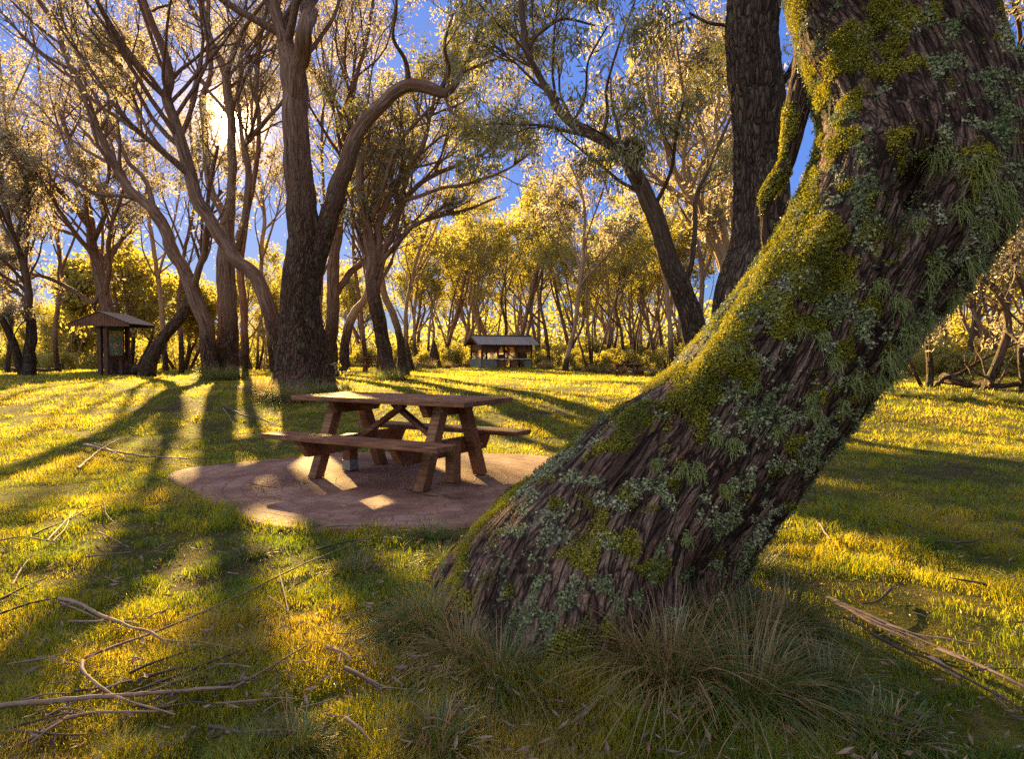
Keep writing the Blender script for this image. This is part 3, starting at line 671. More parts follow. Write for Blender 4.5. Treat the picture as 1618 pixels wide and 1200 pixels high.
# the tree that leans left out of its foot
traced_tree('gum_tree', 'smooth gum leaning left from right beside the foot of the thick arching gum', 15.9,
    [[(448, 606, 30), (444, 555, 27), (430, 500, 26), (415, 462, 26), (394, 430, 25), (373, 412, 24), (350, 375, 24), (333, 345, 24), (312, 312, 24), (298, 267, 22), (282, 215, 20), (272, 183, 18), (262, 153, 17), (268, 128, 15), (262, 95, 14), (247, 52, 13), (227, 0, 12), (205, -70, 10)],
     [(298, 275, 9), (275, 255, 8), (248, 225, 7), (225, 190, 6), (210, 150, 5), (190, 100, 4)],
     [(268, 160, 7), (258, 120, 6), (262, 60, 5), (270, 0, 4)]],
    seed=2, rough=1.6, ks=30, n=(13, 6, 5), t0=.4, **far)
# the forked pair left of it, in front of the sun
traced_tree('gum_tree', 'slender gum curving up left, its foot against the trunk before the sun', 22.0,
    [[(336, 596, 32), (332, 560, 27), (326, 523, 25), (316, 490, 25), (303, 458, 25), (288, 425, 23), (275, 402, 22), (262, 370, 20), (250, 342, 20), (238, 325, 19), (222, 313, 17), (205, 300, 16), (190, 275, 15), (178, 255, 14), (165, 225, 13), (150, 193, 13), (138, 160, 12), (127, 133, 12), (112, 105, 11), (103, 83, 11), (92, 48, 10), (62, 0, 8)],
     [(242, 330, 11), (237, 300, 9), (225, 278, 8), (205, 258, 8), (192, 232, 7), (180, 208, 7), (168, 180, 6), (145, 143, 6), (126, 95, 6), (100, 40, 5), (95, 0, 5)],
     [(304, 458, 13), (312, 433, 11), (323, 390, 10), (327, 350, 9), (330, 300, 7), (345, 230, 5)]],
    seed=3, rough=1.4, ks=26, n=(13, 6, 5), t0=.4, **far)
traced_tree('gum_tree', 'tall gum with many upright limbs standing right in front of the sun', 22.6,
    [[(362, 596, 40), (360, 540, 34), (358, 480, 33), (356, 420, 30), (358, 380, 26), (360, 345, 24), (366, 300, 15), (365, 217, 15), (360, 160, 15), (354, 113, 14), (342, 83, 12), (330, 50, 10), (316, 0, 9)],
     [(358, 370, 17), (350, 335, 15), (334, 300, 13), (325, 250, 11), (321, 190, 11), (320, 152, 10), (333, 118, 9), (331, 67, 9), (322, 20, 8), (308, -10, 7)],
     [(356, 116, 12), (368, 85, 10), (382, 50, 8), (398, 28, 7), (420, 0, 6)],
     [(372, 395, 17), (378, 375, 15), (389, 330, 13), (393, 268, 11), (385, 230, 10), (394, 222, 9), (412, 200, 8), (430, 178, 7), (446, 160, 6), (470, 120, 4)],
     [(380, 90, 6), (400, 66, 5), (420, 40, 5), (440, 10, 4)],
     [(383, 228, 8), (380, 190, 7), (376, 150, 6), (384, 110, 5), (400, 88, 5), (440, 75, 4)]],
    seed=4, rough=1.8, ks=34, n=(9, 6, 5), t0=.4, **far)
traced_tree('gum_tree', 'thin straight gum just right of the many limbed trunk before the sun', 24.0,
    [[(385, 592, 17), (386, 540, 14), (386, 480, 13), (380, 420, 12), (388, 350, 10), (402, 280, 9), (410, 210, 8), (405, 140, 7), (412, 60, 6), (425, 0, 5)]],
    seed=5, rough=1.2, ks=14, n=(13, 6, 5), t0=.5, **far)
# round the information board
traced_tree('gum_tree', 'broad branching gum directly behind the roofed information board', 28.5,
    [[(190, 592, 36), (184, 560, 30), (176, 520, 25), (167, 480, 22), (160, 445, 21), (154, 415, 18), (146, 380, 15), (140, 345, 13), (136, 300, 11), (127, 258, 10), (112, 226, 8), (95, 180, 6)],
     [(158, 450, 10), (150, 478, 9), (132, 470, 8), (110, 456, 8), (78, 440, 7), (42, 431, 6), (0, 413, 5), (-40, 400, 4)],
     [(146, 385, 10), (155, 363, 9), (164, 340, 8), (163, 310, 7), (172, 275, 6), (168, 230, 5)],
     [(158, 425, 10), (140, 395, 9), (120, 370, 8), (95, 335, 7), (78, 305, 6), (55, 280, 5), (20, 250, 4)],
     [(166, 470, 10), (172, 430, 9), (172, 390, 8), (178, 350, 7), (195, 300, 5)],
     [(120, 372, 6), (90, 360, 5), (50, 345, 4), (10, 320, 4)]],
    seed=6, rough=2.2, ks=26, n=(12, 6, 5), t0=.3, lift=.8, leaf=(10, .17, .055))
traced_tree('gum_tree', 'dark trunk leaning right beside the information board, its top crossing a paler gum', 25.5,
    [[(231, 588, 26), (243, 562, 22), (253, 545, 20), (268, 524, 19), (284, 505, 18), (297, 482, 16), (303, 462, 14), (313, 430, 11), (325, 395, 9), (332, 340, 7), (350, 300, 5)]],
    seed=7, rough=3.5, ks=22, n=(12, 6, 5), t0=.6, lift=.9, bark='bark_dark', leaf=(8, .2, .065))
traced_tree('gum_tree', 'two stemmed gum at the far left edge of the lawn beyond the information board', 27.0,
    [[(44, 595, 22), (46, 560, 18), (48, 520, 16), (46, 480, 14), (40, 430, 12), (30, 395, 11), (18, 360, 10), (4, 310, 9), (2, 270, 8), (-8, 200, 7)],
     [(38, 594, 16), (30, 570, 14), (20, 543, 12), (6, 512, 11), (-14, 480, 9), (-30, 430, 7)],
     [(46, 500, 9), (36, 470, 8), (14, 450, 7), (-10, 420, 5)],
     [(40, 430, 7), (44, 380, 6), (40, 330, 5), (60, 270, 4)]],
    seed=8, rough=2.2, ks=20, bases=(1,), n=(12, 6, 5), t0=.3, lift=.8, bark='bark_dark', leaf=(10, .16, .05))
# right of the big gum
traced_tree('gum_tree', 'forking gum half hidden behind the thick arching trunk', 25.0,
    [[(522, 575, 24), (523, 540, 22), (527, 500, 22), (527, 450, 21), (528, 400, 19), (535, 360, 17), (542, 320, 15), (545, 260, 11), (552, 200, 9), (560, 130, 8), (580, 60, 6), (590, 0, 5)],
     [(528, 470, 14), (538, 455, 13), (552, 436, 13), (568, 420, 12), (588, 396, 11), (606, 370, 9), (625, 330, 7), (640, 290, 6), (668, 240, 4)],
     [(545, 270, 7), (536, 210, 6), (550, 150, 5), (562, 90, 4), (556, 10, 4)]],
    seed=9, rough=2.2, ks=22, n=(12, 6, 5), t0=.35, bark='bark', leaf=(10, .15, .05))
traced_tree('gum_tree', 'thin gum with a bent trunk between two thicker trunks behind the table', 29.0,
    [[(543, 582, 19), (545, 550, 16), (549, 520, 16), (560, 497, 15), (573, 478, 14), (584, 452, 12), (590, 420, 10), (598, 380, 8), (594, 320, 7), (610, 260, 5)]],
    seed=10, rough=2., ks=16, n=(10, 6, 5), t0=.5, bark='bark_gold', lm='leaf_far', leaf=(8, .2, .07))
traced_tree('gum_tree', 'gum with rough trunk and a wide feathery crown spreading right, between table and shelter', 23.0,
    [[(614, 598, 40), (610, 575, 29), (604, 545, 25), (598, 510, 24), (592, 470, 23), (588, 430, 23), (584, 390, 21), (578, 350, 17), (572, 310, 15), (568, 270, 13), (570, 230, 10), (560, 180, 7)],
     [(592, 440, 18), (598, 410, 15), (598, 362, 14), (612, 320, 12), (633, 283, 11), (652, 255, 10), (668, 232, 9), (680, 180, 7), (690, 140, 5)],
     [(594, 430, 16), (606, 395, 13), (620, 372, 12), (632, 335, 10), (642, 312, 10), (662, 292, 9), (688, 276, 8), (720, 262, 7), (752, 250, 6), (800, 218, 5), (838, 200, 3)],
     [(600, 420, 10), (622, 392, 9), (650, 360, 8), (690, 342, 7), (740, 330, 5), (790, 310, 4)],
     [(590, 460, 13), (582, 420, 10), (570, 380, 9), (566, 340, 8), (572, 285, 7)],
     [(640, 318, 7), (690, 300, 6), (740, 290, 5), (800, 268, 4), (840, 240, 3)],
     [(588, 350, 9), (608, 290, 8), (628, 230, 7), (660, 190, 6), (700, 150, 4), (730, 120, 3)]],
    seed=11, rough=3.0, ks=34, n=(12, 7, 5), t0=.25, lift=.45, a1=(20, 55), leaf=(8, .14, .04), lm='leaf_near')
traced_tree('gum_tree', 'slim gum leaning left, just right behind the rough feathery crowned gum', 27.5,
    [[(638, 583, 20), (634, 556, 15), (628, 522, 13), (618, 492, 13), (608, 466, 12), (600, 430, 11), (596, 400, 10), (604, 350, 8), (618, 300, 6), (612, 240, 5)]],
    seed=12, rough=2., ks=16, n=(11, 6, 5), t0=.5, bark='bark_gold', leaf=(8, .19, .065))
traced_tree('gum_tree', 'lone slender gum with smooth golden bark on the lawn right of the shelter', 42.0,
    [[(893, 590, 14), (896, 568, 10), (901, 545, 9), (907, 520, 8), (912, 490, 8), (913, 465, 8), (919, 430, 7), (922, 390, 6), (923, 333, 5), (917, 298, 4), (900, 258, 3)],
     [(912, 470, 4), (925, 440, 4), (945, 405, 3), (968, 380, 3), (984, 350, 2)],
     [(921, 395, 4), (935, 350, 3), (950, 310, 3), (960, 270, 2)],
     [(918, 430, 4), (905, 390, 3), (885, 350, 3), (872, 310, 2)]],
    seed=13, rough=.8, ks=14, n=(8, 6, 5), t0=.3, bark='bark_gold', lm='leaf', leaf=(7, .26, .09), cl=.14, lift=.7)
# the dark leaning gum and the stout straight one right behind the old tree
traced_tree('gum_tree', 'crooked dark gum leaning left above the mossy old trunk, with thin hanging leaves', 12.0,
    [[(1128, 640, 53), (1112, 580, 43), (1096, 530, 38), (1084, 490, 36), (1068, 440, 34), (1052, 395, 32), (1038, 350, 32), (1022, 315, 31), (1006, 275, 30), (988, 242, 29), (962, 226, 22), (935, 212, 20), (905, 195, 18), (884, 176, 15), (872, 152, 14), (858, 130, 12), (843, 105, 11), (832, 82, 11), (829, 50, 12), (825, 10, 11)],
     [(1004, 262, 16), (1012, 235, 20), (996, 226, 20), (985, 228, 12)],
     [(1030, 335, 9), (1048, 300, 7), (1062, 262, 6), (1068, 215, 5), (1080, 160, 4)],
     [(1076, 455, 12), (1092, 420, 10), (1098, 370, 9), (1100, 310, 7), (1120, 270, 6), (1148, 200, 5), (1180, 140, 4)],
     [(950, 220, 7), (960, 180, 6), (958, 140, 5), (975, 80, 4), (1000, 10, 3)],
     [(905, 195, 6), (925, 150, 5), (930, 95, 4), (960, 40, 3)],
     [(832, 85, 7), (850, 55, 6), (890, 30, 5), (940, 40, 3)]],
    seed=14, rough=2.6, ks=44, n=(10, 6, 5), t0=.35, lift=.2, droop=1.1, bark='bark_dark', lm='leaf_near', leaf=(10, .13, .028), l1=.40, lmax=2.1, twig=.8, gapy=-.22)
traced_tree('gum_tree', 'stout straight dark trunk rising right behind the leaning mossy tree', 9.2,
    [[(1166, 700, 130), (1172, 600, 112), (1180, 520, 100), (1190, 450, 92), (1199, 400, 86), (1204, 330, 78), (1204, 250, 73), (1198, 190, 75), (1192, 130, 74), (1188, 60, 72), (1187, 0, 70), (1185, -150, 64), (1190, -400, 54)],
     [(1235, 130, 10), (1252, 105, 9), (1262, 70, 8), (1260, 20, 7), (1270, -40, 6)],
     [(1172, 60, 7), (1150, 40, 6), (1120, 35, 5), (1090, 20, 4)]],
    seed=15, rough=9, wf=.97, ks=110, n=(8, 6, 5), t0=.5, lift=.3, droop=1.1, bark='bark_dark', lm='leaf_near', leaf=(9, .12, .027), lmax=2.2, twig=.8, gapy=-.25)
traced_tree('gum_tree', 'golden barked gum with curved upright limbs between the crooked dark gum and the stout trunk', 19.0,
    [[(1150, 620, 34), (1148, 540, 28), (1148, 470, 24), (1146, 420, 22), (1130, 380, 20), (1112, 345, 18), (1090, 310, 16), (1072, 285, 14), (1058, 255, 11), (1050, 220, 9), (1030, 170, 7), (1020, 110, 5)],
     [(1148, 430, 17), (1148, 385, 15), (1140, 340, 13), (1136, 300, 11), (1142, 250, 9), (1130, 200, 7), (1140, 130, 6), (1132, 60, 5)],
     [(1140, 400, 12), (1118, 380, 11), (1110, 355, 9), (1098, 352, 7)],
     [(1092, 312, 8), (1080, 260, 7), (1088, 200, 6), (1078, 140, 5), (1070, 70, 4)],
     [(1112, 345, 8), (1110, 300, 7), (1118, 250, 6), (1105, 190, 5), (1110, 120, 4)]],
    seed=16, rough=1., ks=22, n=(12, 6, 5), t0=.25, bark='bark_gold', leaf=(10, .16, .05), lift=.7)
# right hand edge of the lawn
traced_tree('gum_tree', 'small crooked tree at the right edge of the lawn with low arching branches', 15.5,
    [[(1466, 628, 15), (1470, 600, 12), (1470, 570, 11), (1466, 540, 9), (1474, 500, 8), (1490, 460, 6), (1500, 420, 5)],
     [(1474, 618, 8), (1490, 600, 7), (1515, 592, 6), (1540, 576, 5), (1570, 560, 4), (1610, 540, 4)],
     [(1462, 622, 7), (1450, 600, 6), (1440, 575, 5), (1432, 545, 4)]],
    seed=17, rough=.8, ks=16, n=(8, 6, 5), t0=.3, lift=.3, bark='bark_dark', lm='leaf', leaf=(8, .12, .04), lmax=1.8)
traced_tree('gum_tree', 'leaning tree with a long bent trunk beside the long fallen grey branch', 14.6,
    [[(1550, 632, 15), (1562, 605, 14), (1576, 572, 15), (1588, 545, 14), (1594, 515, 13), (1586, 480, 12), (1566, 452, 11), (1545, 432, 10), (1530, 400, 8)],
     [(1590, 520, 9), (1606, 535, 8), (1625, 560, 7), (1650, 570, 6)],
     [(1588, 480, 8), (1604, 440, 7), (1612, 390, 6), (1630, 330, 5)]],
    seed=18, rough=.6, ks=18, n=(10, 6, 5), t0=.3, lift=.3, bark='bark_dark', lm='leaf', leaf=(9, .12, .04), lmax=1.8)
traced_tree('gum_tree', 'dark upright trunk at the right end of the lawn past the bent leaning tree', 14.0,
    [[(1614, 640, 16), (1616, 600, 14), (1612, 560, 12), (1620, 500, 11), (1630, 420, 9), (1615, 340, 8), (1600, 260, 6)],
     [(1620, 470, 8), (1600, 400, 7), (1612, 330, 5)],
     [(1640, 300, 14), (1615, 200, 13), (1605, 130, 10), (1612, 60, 8), (1600, 0, 6)]],
    seed=19, rough=.8, ks=16, n=(10, 6, 5), t0=.3, lift=.4, bark='bark_dark', lm='leaf', leaf=(9, .12, .04), lmax=2.)

# thin upright gums in the second row, whose crowns close the sky between the big trees
back = [(12, 33, 9, 'leftmost thin gum standing behind the two stemmed gum', [(12, 588), (18, 500), (8, 420), (20, 300), (10, 180), (-5, 60), (-20, -40)]),
        (92, 35, 9, 'thin pale stem left of the information board and right of the two stemmed gum', [(92, 586), (88, 520), (96, 430), (84, 330), (70, 220), (62, 110), (40, 0)]),
        (262, 36, 10, 'thin gum behind the dark leaning trunk beside the information board', [(262, 585), (258, 520), (250, 440), (235, 340), (228, 240), (205, 120), (200, 20)]),
        (288, 31, 9, 'thin short trunked gum between the dark leaning trunk and the forked pair', [(288, 588), (287, 540), (282, 480), (292, 400), (310, 300), (300, 180), (322, 60), (330, -20)]),
        (432, 33, 9, 'thin green stemmed gum just left of the thick arching trunk', [(432, 586), (420, 500), (412, 420), (418, 340), (405, 260), (398, 170), (410, 60), (405, -30)]),
        (508, 35, 9, 'thin gum showing between the thick arching trunk and the forking gum', [(512, 584), (506, 520), (508, 440), (514, 340), (508, 240), (512, 120), (500, 0)]),
        (655, 36, 8, 'thin leaning gum right of the feathery crowned gum', [(650, 583), (640, 520), (648, 450), (668, 380), (690, 320), (700, 250), (720, 200)]),
        (575, 34, 8, 'thin gum hidden in the crown left of the feathery gum', [(577, 585), (572, 500), (560, 420), (556, 330), (540, 240), (548, 140), (530, 30)]),
        (980, 33, 10, 'tall thin gum just left of the mossy trunk behind the crooked dark gum', [(1062, 590), (1058, 520), (1050, 440), (1030, 360), (1012, 280), (990, 190), (1000, 100)]),
        (1100, 30, 11, 'tall gum with a golden stem behind the crooked dark gum', [(1108, 596), (1104, 520), (1110, 440), (1096, 360), (1088, 270), (1064, 180), (1052, 90), (1030, 20)])]
for k, (px, d, w, lab, pts) in enumerate(back):
    n = len(pts); rs = np.random.default_rng(k + 900); L = [(x, y, w * (1 - .75 * i / n)) for i, (x, y) in enumerate(pts)]; br = [L]
    for j in (2, 3, 4):
        x, y, ww = L[j]; s_ = (-1) ** j * rs.uniform(.6, 1.2); br.append([(x, y, ww * .7), (x + 16 * s_, y - 42, ww * .55), (x + 38 * s_, y - 100, ww * .42), (x + 52 * s_, y - 170, ww * .3), (x + 60 * s_, y - 240, ww * .2)])
    traced_tree('gum_tree', lab, d, br, seed=200 + k, rough=1.6, ks=12, ext=1.5, n=(8, 5, 5), t0=.25, lift=.9, leaf=(8, .19, .06), cl=.15, twig=.8, bark='bark' if k % 2 else 'bark_gold', lm='leaf' if px < 600 else 'leaf_far', drift=.06)

# ------------------------------------------------------------------ woods behind the lawn
def wood_proto(name, seed, stems, H, lean, o):
    """a free-grown gum: root Empty > trunk(s) as one forked mesh, limb, crown"""
    rs = np.random.default_rng(seed); root = thing(name, None, 'tree', (0, 0, 0)); src = []
    for k in range(stems):
        a = rs.uniform(0, 2 * PI); n = 7; hh = H * rs.uniform(.8, 1.1); p = np.array([math.cos(a) * .15 * k, math.sin(a) * .15 * k, -.3]); r = o.get('r', .19) * (1 if k == 0 else .7)
        d = nrm(np.array([math.cos(a) * lean, math.sin(a) * lean, 1.0])); rows = []
        for i in range(n):
            rows.append(np.r_[p, r * (1 - .8 * i / (n - 1))]); p = p + d * hh / (n - 1)
            d = nrm(d + rs.normal(0, .13, 3) * np.array([1, 1, .3]) + np.array([0, 0, .12]))
        S = spline(rows, .4); mb = limb_mesh(S, (0, 0, 0), 10, o, np.zeros(3), rs)
        mb.build('trunk', M[o['bark']], root); src.append((S[:, :3], S[:, 3]))
        j = len(S) // 3                                  # one strong fork on each stem
        dd = nrm(nrm(S[j + 1, :3] - S[j, :3]) + rs.normal(0, .45, 3) * np.array([1, 1, 0])); rows = []; p = S[j, :3]
        for i in range(6):
            rows.append(np.r_[p, S[j, 3] * .72 * (1 - .14 * i)]); p = p + dd * hh * .11; dd = nrm(dd + np.array([0, 0, .22]) + rs.normal(0, .1, 3))
        S = spline(rows, .4); mb = limb_mesh(S, (0, 0, 0), 8, o, np.zeros(3), rs); mb.build('limb', M[o['bark']], root); src.append((S[:, :3], S[:, 3]))
    crown(root, (0, 0, 0), src, o, rs)
    return root

B = dict(gaps=False, rough=2., bark='bark', lm='leaf_far', leaf=(7, .24, .09), cl=.16, n=(7, 5, 4), t0=.5, twig=.8, lift=.8, droop=.3, lmax=4.0, l1=.4)
PROTO = [
    wood_proto('woodland_tree', 1, 2, 13, .28, {**B}),
    wood_proto('woodland_tree', 2, 3, 11, .40, {**B, 'bark': 'bark_gold'}),
    wood_proto('woodland_tree', 3, 1, 14, .12, {**B, 'bark': 'bark_dark', 'n': (10, 5, 4)}),
    wood_proto('woodland_tree', 4, 2, 9, .35, {**B, 'n': (9, 6, 4), 't0': .3, 'leaf': (9, .24, .10)}),
    wood_proto('woodland_tree', 5, 4, 12, .35, {**B, 'bark': 'bark_gold', 'r': .13}),
]
ROUND = wood_proto('woodland_tree', 6, 3, 7.0, .55, {**B, 'n': (13, 7, 4), 't0': .22, 'leaf': (14, .26, .13), 'lift': .5, 'cl': .3})
BUSH = wood_proto('shrub', 7, 4, 2.0, .7, {**B, 'r': .05, 'n': (10, 5, 3), 't0': .1, 'leaf': (8, .17, .09), 'lmax': 1.1, 'l1': .5, 'lift': .3, 'cl': .12}); BUSH['category'] = 'shrub'
BUSHY = wood_proto('shrub', 9, 5, 1.1, .9, {**B, 'r': .04, 'n': (12, 5, 3), 't0': .05, 'leaf': (9, .15, .08), 'lmax': .8, 'l1': .6, 'lift': .2, 'cl': .12}); BUSHY['category'] = 'shrub'
used = set()
def put(proto, px, d, sc, label, group, rz, dz=0.0):
    o = proto if proto.name not in used else copy_tree(proto)
    used.add(o.name); used.add(proto.name)
    x = (px - CX) / F * d; o.location = (x, d, gz(x, d) + dz); o.rotation_euler = (0, 0, rz); o.scale = (sc, sc, sc * random.uniform(.92, 1.1))
    return tag(o, label, group=group)

random.seed(4)
wood_rows = [
    # px, distance, prototype, scale, zone
    (668, 58, 1, .85, 'a'), (700, 64, 0, .95, 'a'), (726, 60, 4, .9, 'a'), (640, 66, 3, 1.0, 'a'), (580, 60, 3, .9, 'a'), (548, 70, 1, .9, 'a'), (660, 78, 2, 1.0, 'a'), (700, 86, 3, 1.1, 'a'),
    (770, 62, 4, .95, 'b'), (795, 66, 2, .95, 'b'), (818, 58, 0, 1.0, 'b'), (838, 70, 1, 1.05, 'b'), (752, 76, 0, 1.0, 'b'), (785, 88, 3, 1.2, 'b'), (850, 84, 2, 1.1, 'b'), (815, 95, 1, 1.2, 'b'), (740, 98, 2, 1.15, 'b'),
    (868, 56, 2, .8, 'c'), (908, 58, 0, .85, 'c'), (935, 50, 4, .85, 'c'), (958, 60, 1, .95, 'c'), (985, 54, 2, .85, 'c'), (1010, 58, 4, .95, 'c'), (1040, 52, 0, .9, 'c'), (1068, 57, 1, .95, 'c'), (1000, 72, 3, 1.1, 'c'), (945, 78, 0, 1.05, 'c'), (890, 80, 3, 1.1, 'c'), (1050, 74, 2, 1.1, 'c'), (1090, 62, 4, 1.0, 'c'), (970, 90, 3, 1.3, 'c'), (1020, 94, 1, 1.2, 'c'), (920, 96, 2, 1.2, 'c'), (1120, 70, 0, 1.1, 'c'), (1150, 60, 2, 1., 'c'),
    (1400, 30, 2, .6, 'd'), (1425, 34, 4, .7, 'd'), (1450, 38, 0, .75, 'd'), (1480, 32, 1, .65, 'd'), (1508, 36, 4, .75, 'd'), (1530, 30, 2, .65, 'd'), (1560, 34, 0, .75, 'd'), (1590, 29, 3, .75, 'd'), (1610, 36, 1, .8, 'd'), (1440, 48, 3, 1.0, 'd'), (1500, 50, 2, 1.0, 'd'), (1560, 48, 3, 1.0, 'd'), (1620, 46, 0, 1., 'd'), (1660, 30, 2, .7, 'd'), (1385, 46, 1, .9, 'd'), (1470, 60, 1, 1.2, 'd'), (1540, 62, 3, 1.3, 'd'), (1600, 60, 4, 1.2, 'd'), (1410, 60, 2, 1.2, 'd'), (1650, 52, 3, 1.2, 'd'), (1720, 38, 1, .9, 'd'),
    (402, 45, 1, .72, 'e'), (424, 49, 3, .85, 'e'), (498, 47, 3, .85, 'e'), (372, 52, 4, .7, 'e'), (90, 56, 1, .6, 'e'), (115, 50, 4, .55, 'e'), (140, 58, 0, .6, 'e'), (60, 62, 3, .7, 'e'), (20, 54, 0, .55, 'e'), (285, 52, 4, .5, 'e'), (305, 60, 1, .55, 'e'), (408, 58, 3, .75, 'e'), (430, 62, 1, .7, 'e'), (495, 54, 4, .7, 'e'), (-30, 50, 1, .6, 'e'), (345, 66, 3, .75, 'e'), (265, 70, 3, .8, 'e'), (180, 74, 3, .85, 'e'), (30, 76, 3, .85, 'e'), (110, 78, 1, .8, 'e'), (385, 78, 3, .85, 'e'), (470, 80, 3, .9, 'e'),
]
ZONE = {'a': ('sunlit gum in the woods behind the table and left of the shelter', 'woodland trees left of the shelter'),
        'b': ('yellow leaved gum standing in the woods right behind the iron roofed shelter', 'woodland trees behind the shelter'),
        'c': ('sunlit gum in the woods between the shelter and the mossy old trunk', 'woodland trees right of the shelter'),
        'd': ('slender sunlit tree in the woods right of the mossy old trunk', 'woodland trees right of the old tree'),
        'e': ('low distant tree in the bush beyond the information board', 'distant trees beyond the information board')}
for k, (px, d, pr, sc, zn) in enumerate(wood_rows):
    if zn in 'abc' and d > 55: sc *= 1.22
    put(PROTO[pr], px, d, sc, ZONE[zn][0], ZONE[zn][1], random.uniform(0, 6.28))
put(ROUND, 205, 40, 1.0, 'broad round yellow crowned tree rising behind the information board', None, .4)
put(ROUND, 288, 46, .95, 'smaller round yellow crowned tree behind the two forked gums left of the table', None, 2.2)
put(ROUND, 120, 52, .9, 'round yellow crowned tree farthest left behind the information board', None, 4.0)
shrub_rows = [(x, d, s) for x, d, s in (
    (640, 56, .8), (668, 52, .6), (690, 60, 1.1), (712, 54, .8), (728, 57, 1.0), (655, 64, 1.3), (610, 58, 1.0), (860, 56, .7), (880, 60, 1.0), (905, 55, .7), (925, 52, .7), (950, 50, .6), (975, 54, .9), (1000, 50, .7), (1022, 52, .9), (1050, 50, .8), (1075, 48, .8), (1100, 52, 1.1), (870, 70, 1.4), (940, 68, 1.4), (1010, 66, 1.4), (1080, 66, 1.5), (760, 70, 1.5), (810, 72, 1.5), (700, 74, 1.6),
    (570, 54, .9), (540, 56, 1.0), (500, 56, .9), (420, 54, .9), (395, 56, .9), (300, 56, 1.0), (270, 52, .9), (220, 54, 1.0), (140, 50, 1.1), (110, 46, 1.1), (85, 50, 1.2), (60, 52, 1.1), (20, 46, 1.1), (-10, 48, 1.2), (165, 60, 1.2), (340, 64, 1.2), (450, 64, 1.2),
    (1400, 27, .6), (1430, 30, .8), (1455, 26, .6), (1490, 28, .7), (1520, 27, .6), (1545, 31, .9), (1575, 27, .7), (1605, 25, .7), (1635, 28, .9), (1470, 40, 1.3), (1530, 42, 1.4), (1590, 40, 1.3), (1420, 44, 1.3), (1500, 55, 2.), (1600, 52, 2.), (1400, 54, 2.))]
for k, (px, d, sc) in enumerate(shrub_rows):
    zn = ('bush at the foot of the woods right of the mossy old trunk', 'shrubs right of the old tree') if px > 1300 else \
         ('leafy bush along the foot of the woods on either side of the shelter', 'shrubs beside the shelter') if px > 600 else \
         ('leafy bush on the far edge of the lawn left of the rough feathery gum', 'shrubs beyond the information board')
    put((BUSH, BUSHY)[k % 2], px, d, sc * (.75 if k % 2 == 0 else 1.15), zn[0], zn[1], random.uniform(0, 6.28))
# the wood's own depth: one mass of leaves far behind the trees one can tell apart
def far_wood():
    rs = np.random.default_rng(77); mb = MB(); n = 80000
    x = rs.uniform(-95, 130, n); y = 108 + rs.random(n) * 26
    top = 7.5 + 3.5 * fbm(np.stack([x * .09, x * 0, x * 0], 1), 3, 5) + 5 * sstep(-14, 6, x) + 3 * fbm(np.stack([x * .3, y * .3, x * 0], 1), 2, 8)
    h = rs.random(n) ** 1.6 * np.maximum(top, 2); gap = fbm(np.stack([x * .25, y * .25, h * .3], 1), 3, 12); k = gap > .02 - .3 * (h < 4.0) - .25 * (h < 9.0)
    c = np.stack([x, y, ground_z(x, y) + h], 1)[k]; m = len(c); d = nrm(rs.normal(0, 1, (m, 3))); s = nrm(np.cross(d, rs.normal(0, 1, (m, 3)))); L = .22 + .35 * rs.random((m, 1))
    mb.add(np.stack([c - d * L, c + s * L * .55, c + d * L, c - s * L * .55], 1), np.arange(m * 4).reshape(-1, 4), rnd=np.repeat(rs.random(m), 4), smooth=False)
    tag(mb.build('far_woods', M['leaf_far']), kind='stuff')
far_wood()

# ------------------------------------------------------------------ fallen logs at the edge of the woods
def log(px0, px1, d0, d1, r, label, dark=False, seed=0, group=None, side=0):
    rs = np.random.default_rng(seed); a = np.array([(px0 - CX) / F * d0, d0]); b = np.array([(px1 - CX) / F * d1, d1]); rows = []
    for i in range(6):
        p = a + (b - a) * i / 5 + rs.normal(0, .12, 2); rows.append(np.r_[p, gz(*p) + r * .8 + abs(rs.normal(0, .06)), r * (1 - .09 * i)])
    S = spline(rows, .15); loc = rows[0][:3]
    mb = limb_mesh(S, loc, 14, dict(rough=9, bs=1), loc + np.array([0, 0, 3.]), rs)
    c = len(S); mb.add(S[0, :3] + (mb.v[0][:14] - S[0, :3]), np.arange(14)[None, ::-1], bk=S[:1, :3].repeat(14, 0), rough=0.)
    for k in range(side):
        j = rs.integers(c // 3, c - 2); dd = nrm(np.array([rs.normal(), rs.normal(), rs.uniform(.2, 1.2)])); q = S[j, :3] + np.linspace(0, 1, 5)[:, None] * dd * rs.uniform(.6, 1.5) + rs.normal(0, .03, (5, 3))
        q[0] = S[j, :3]; v, f, O, an = tube_geo(q[None], np.linspace(r * .35, r * .1, 5)[None], 6); mb.add(v, f, bk=v, rough=.5)
    tag(mb.build('fallen_log', M['bark_dark' if dark else 'bark'], loc=loc), label, 'log', group)
log(642, 726, 50, 48, .16, 'long grey fallen log on the grass left of the shelter', seed=1, side=2)
log(690, 760, 53, 55, .13, 'thin fallen log lying behind the one left of the shelter', True, seed=2, side=2)
log(866, 905, 60, 57, .17, 'fallen log at the edge of the woods just right of the shelter', seed=3, side=3)
log(930, 1010, 52, 50, .2, 'mossy fallen log below the woods left of the small far table', True, seed=4, side=4)
log(960, 1050, 58, 61, .16, 'pale fallen log lying deeper in the woods behind the far table', seed=5, side=3)
log(1492, 1610, 15.6, 13.8, .09, 'long grey fallen branch resting on the lawn below the bent leaning tree', seed=6, side=5)
log(1480, 1555, 16.5, 15.2, .05, 'thin bare fallen branch beside the small crooked tree', True, seed=7, side=5)
log(20, 88, 34, 33, .12, 'fallen log at the far left edge of the lawn', True, seed=8, side=2)
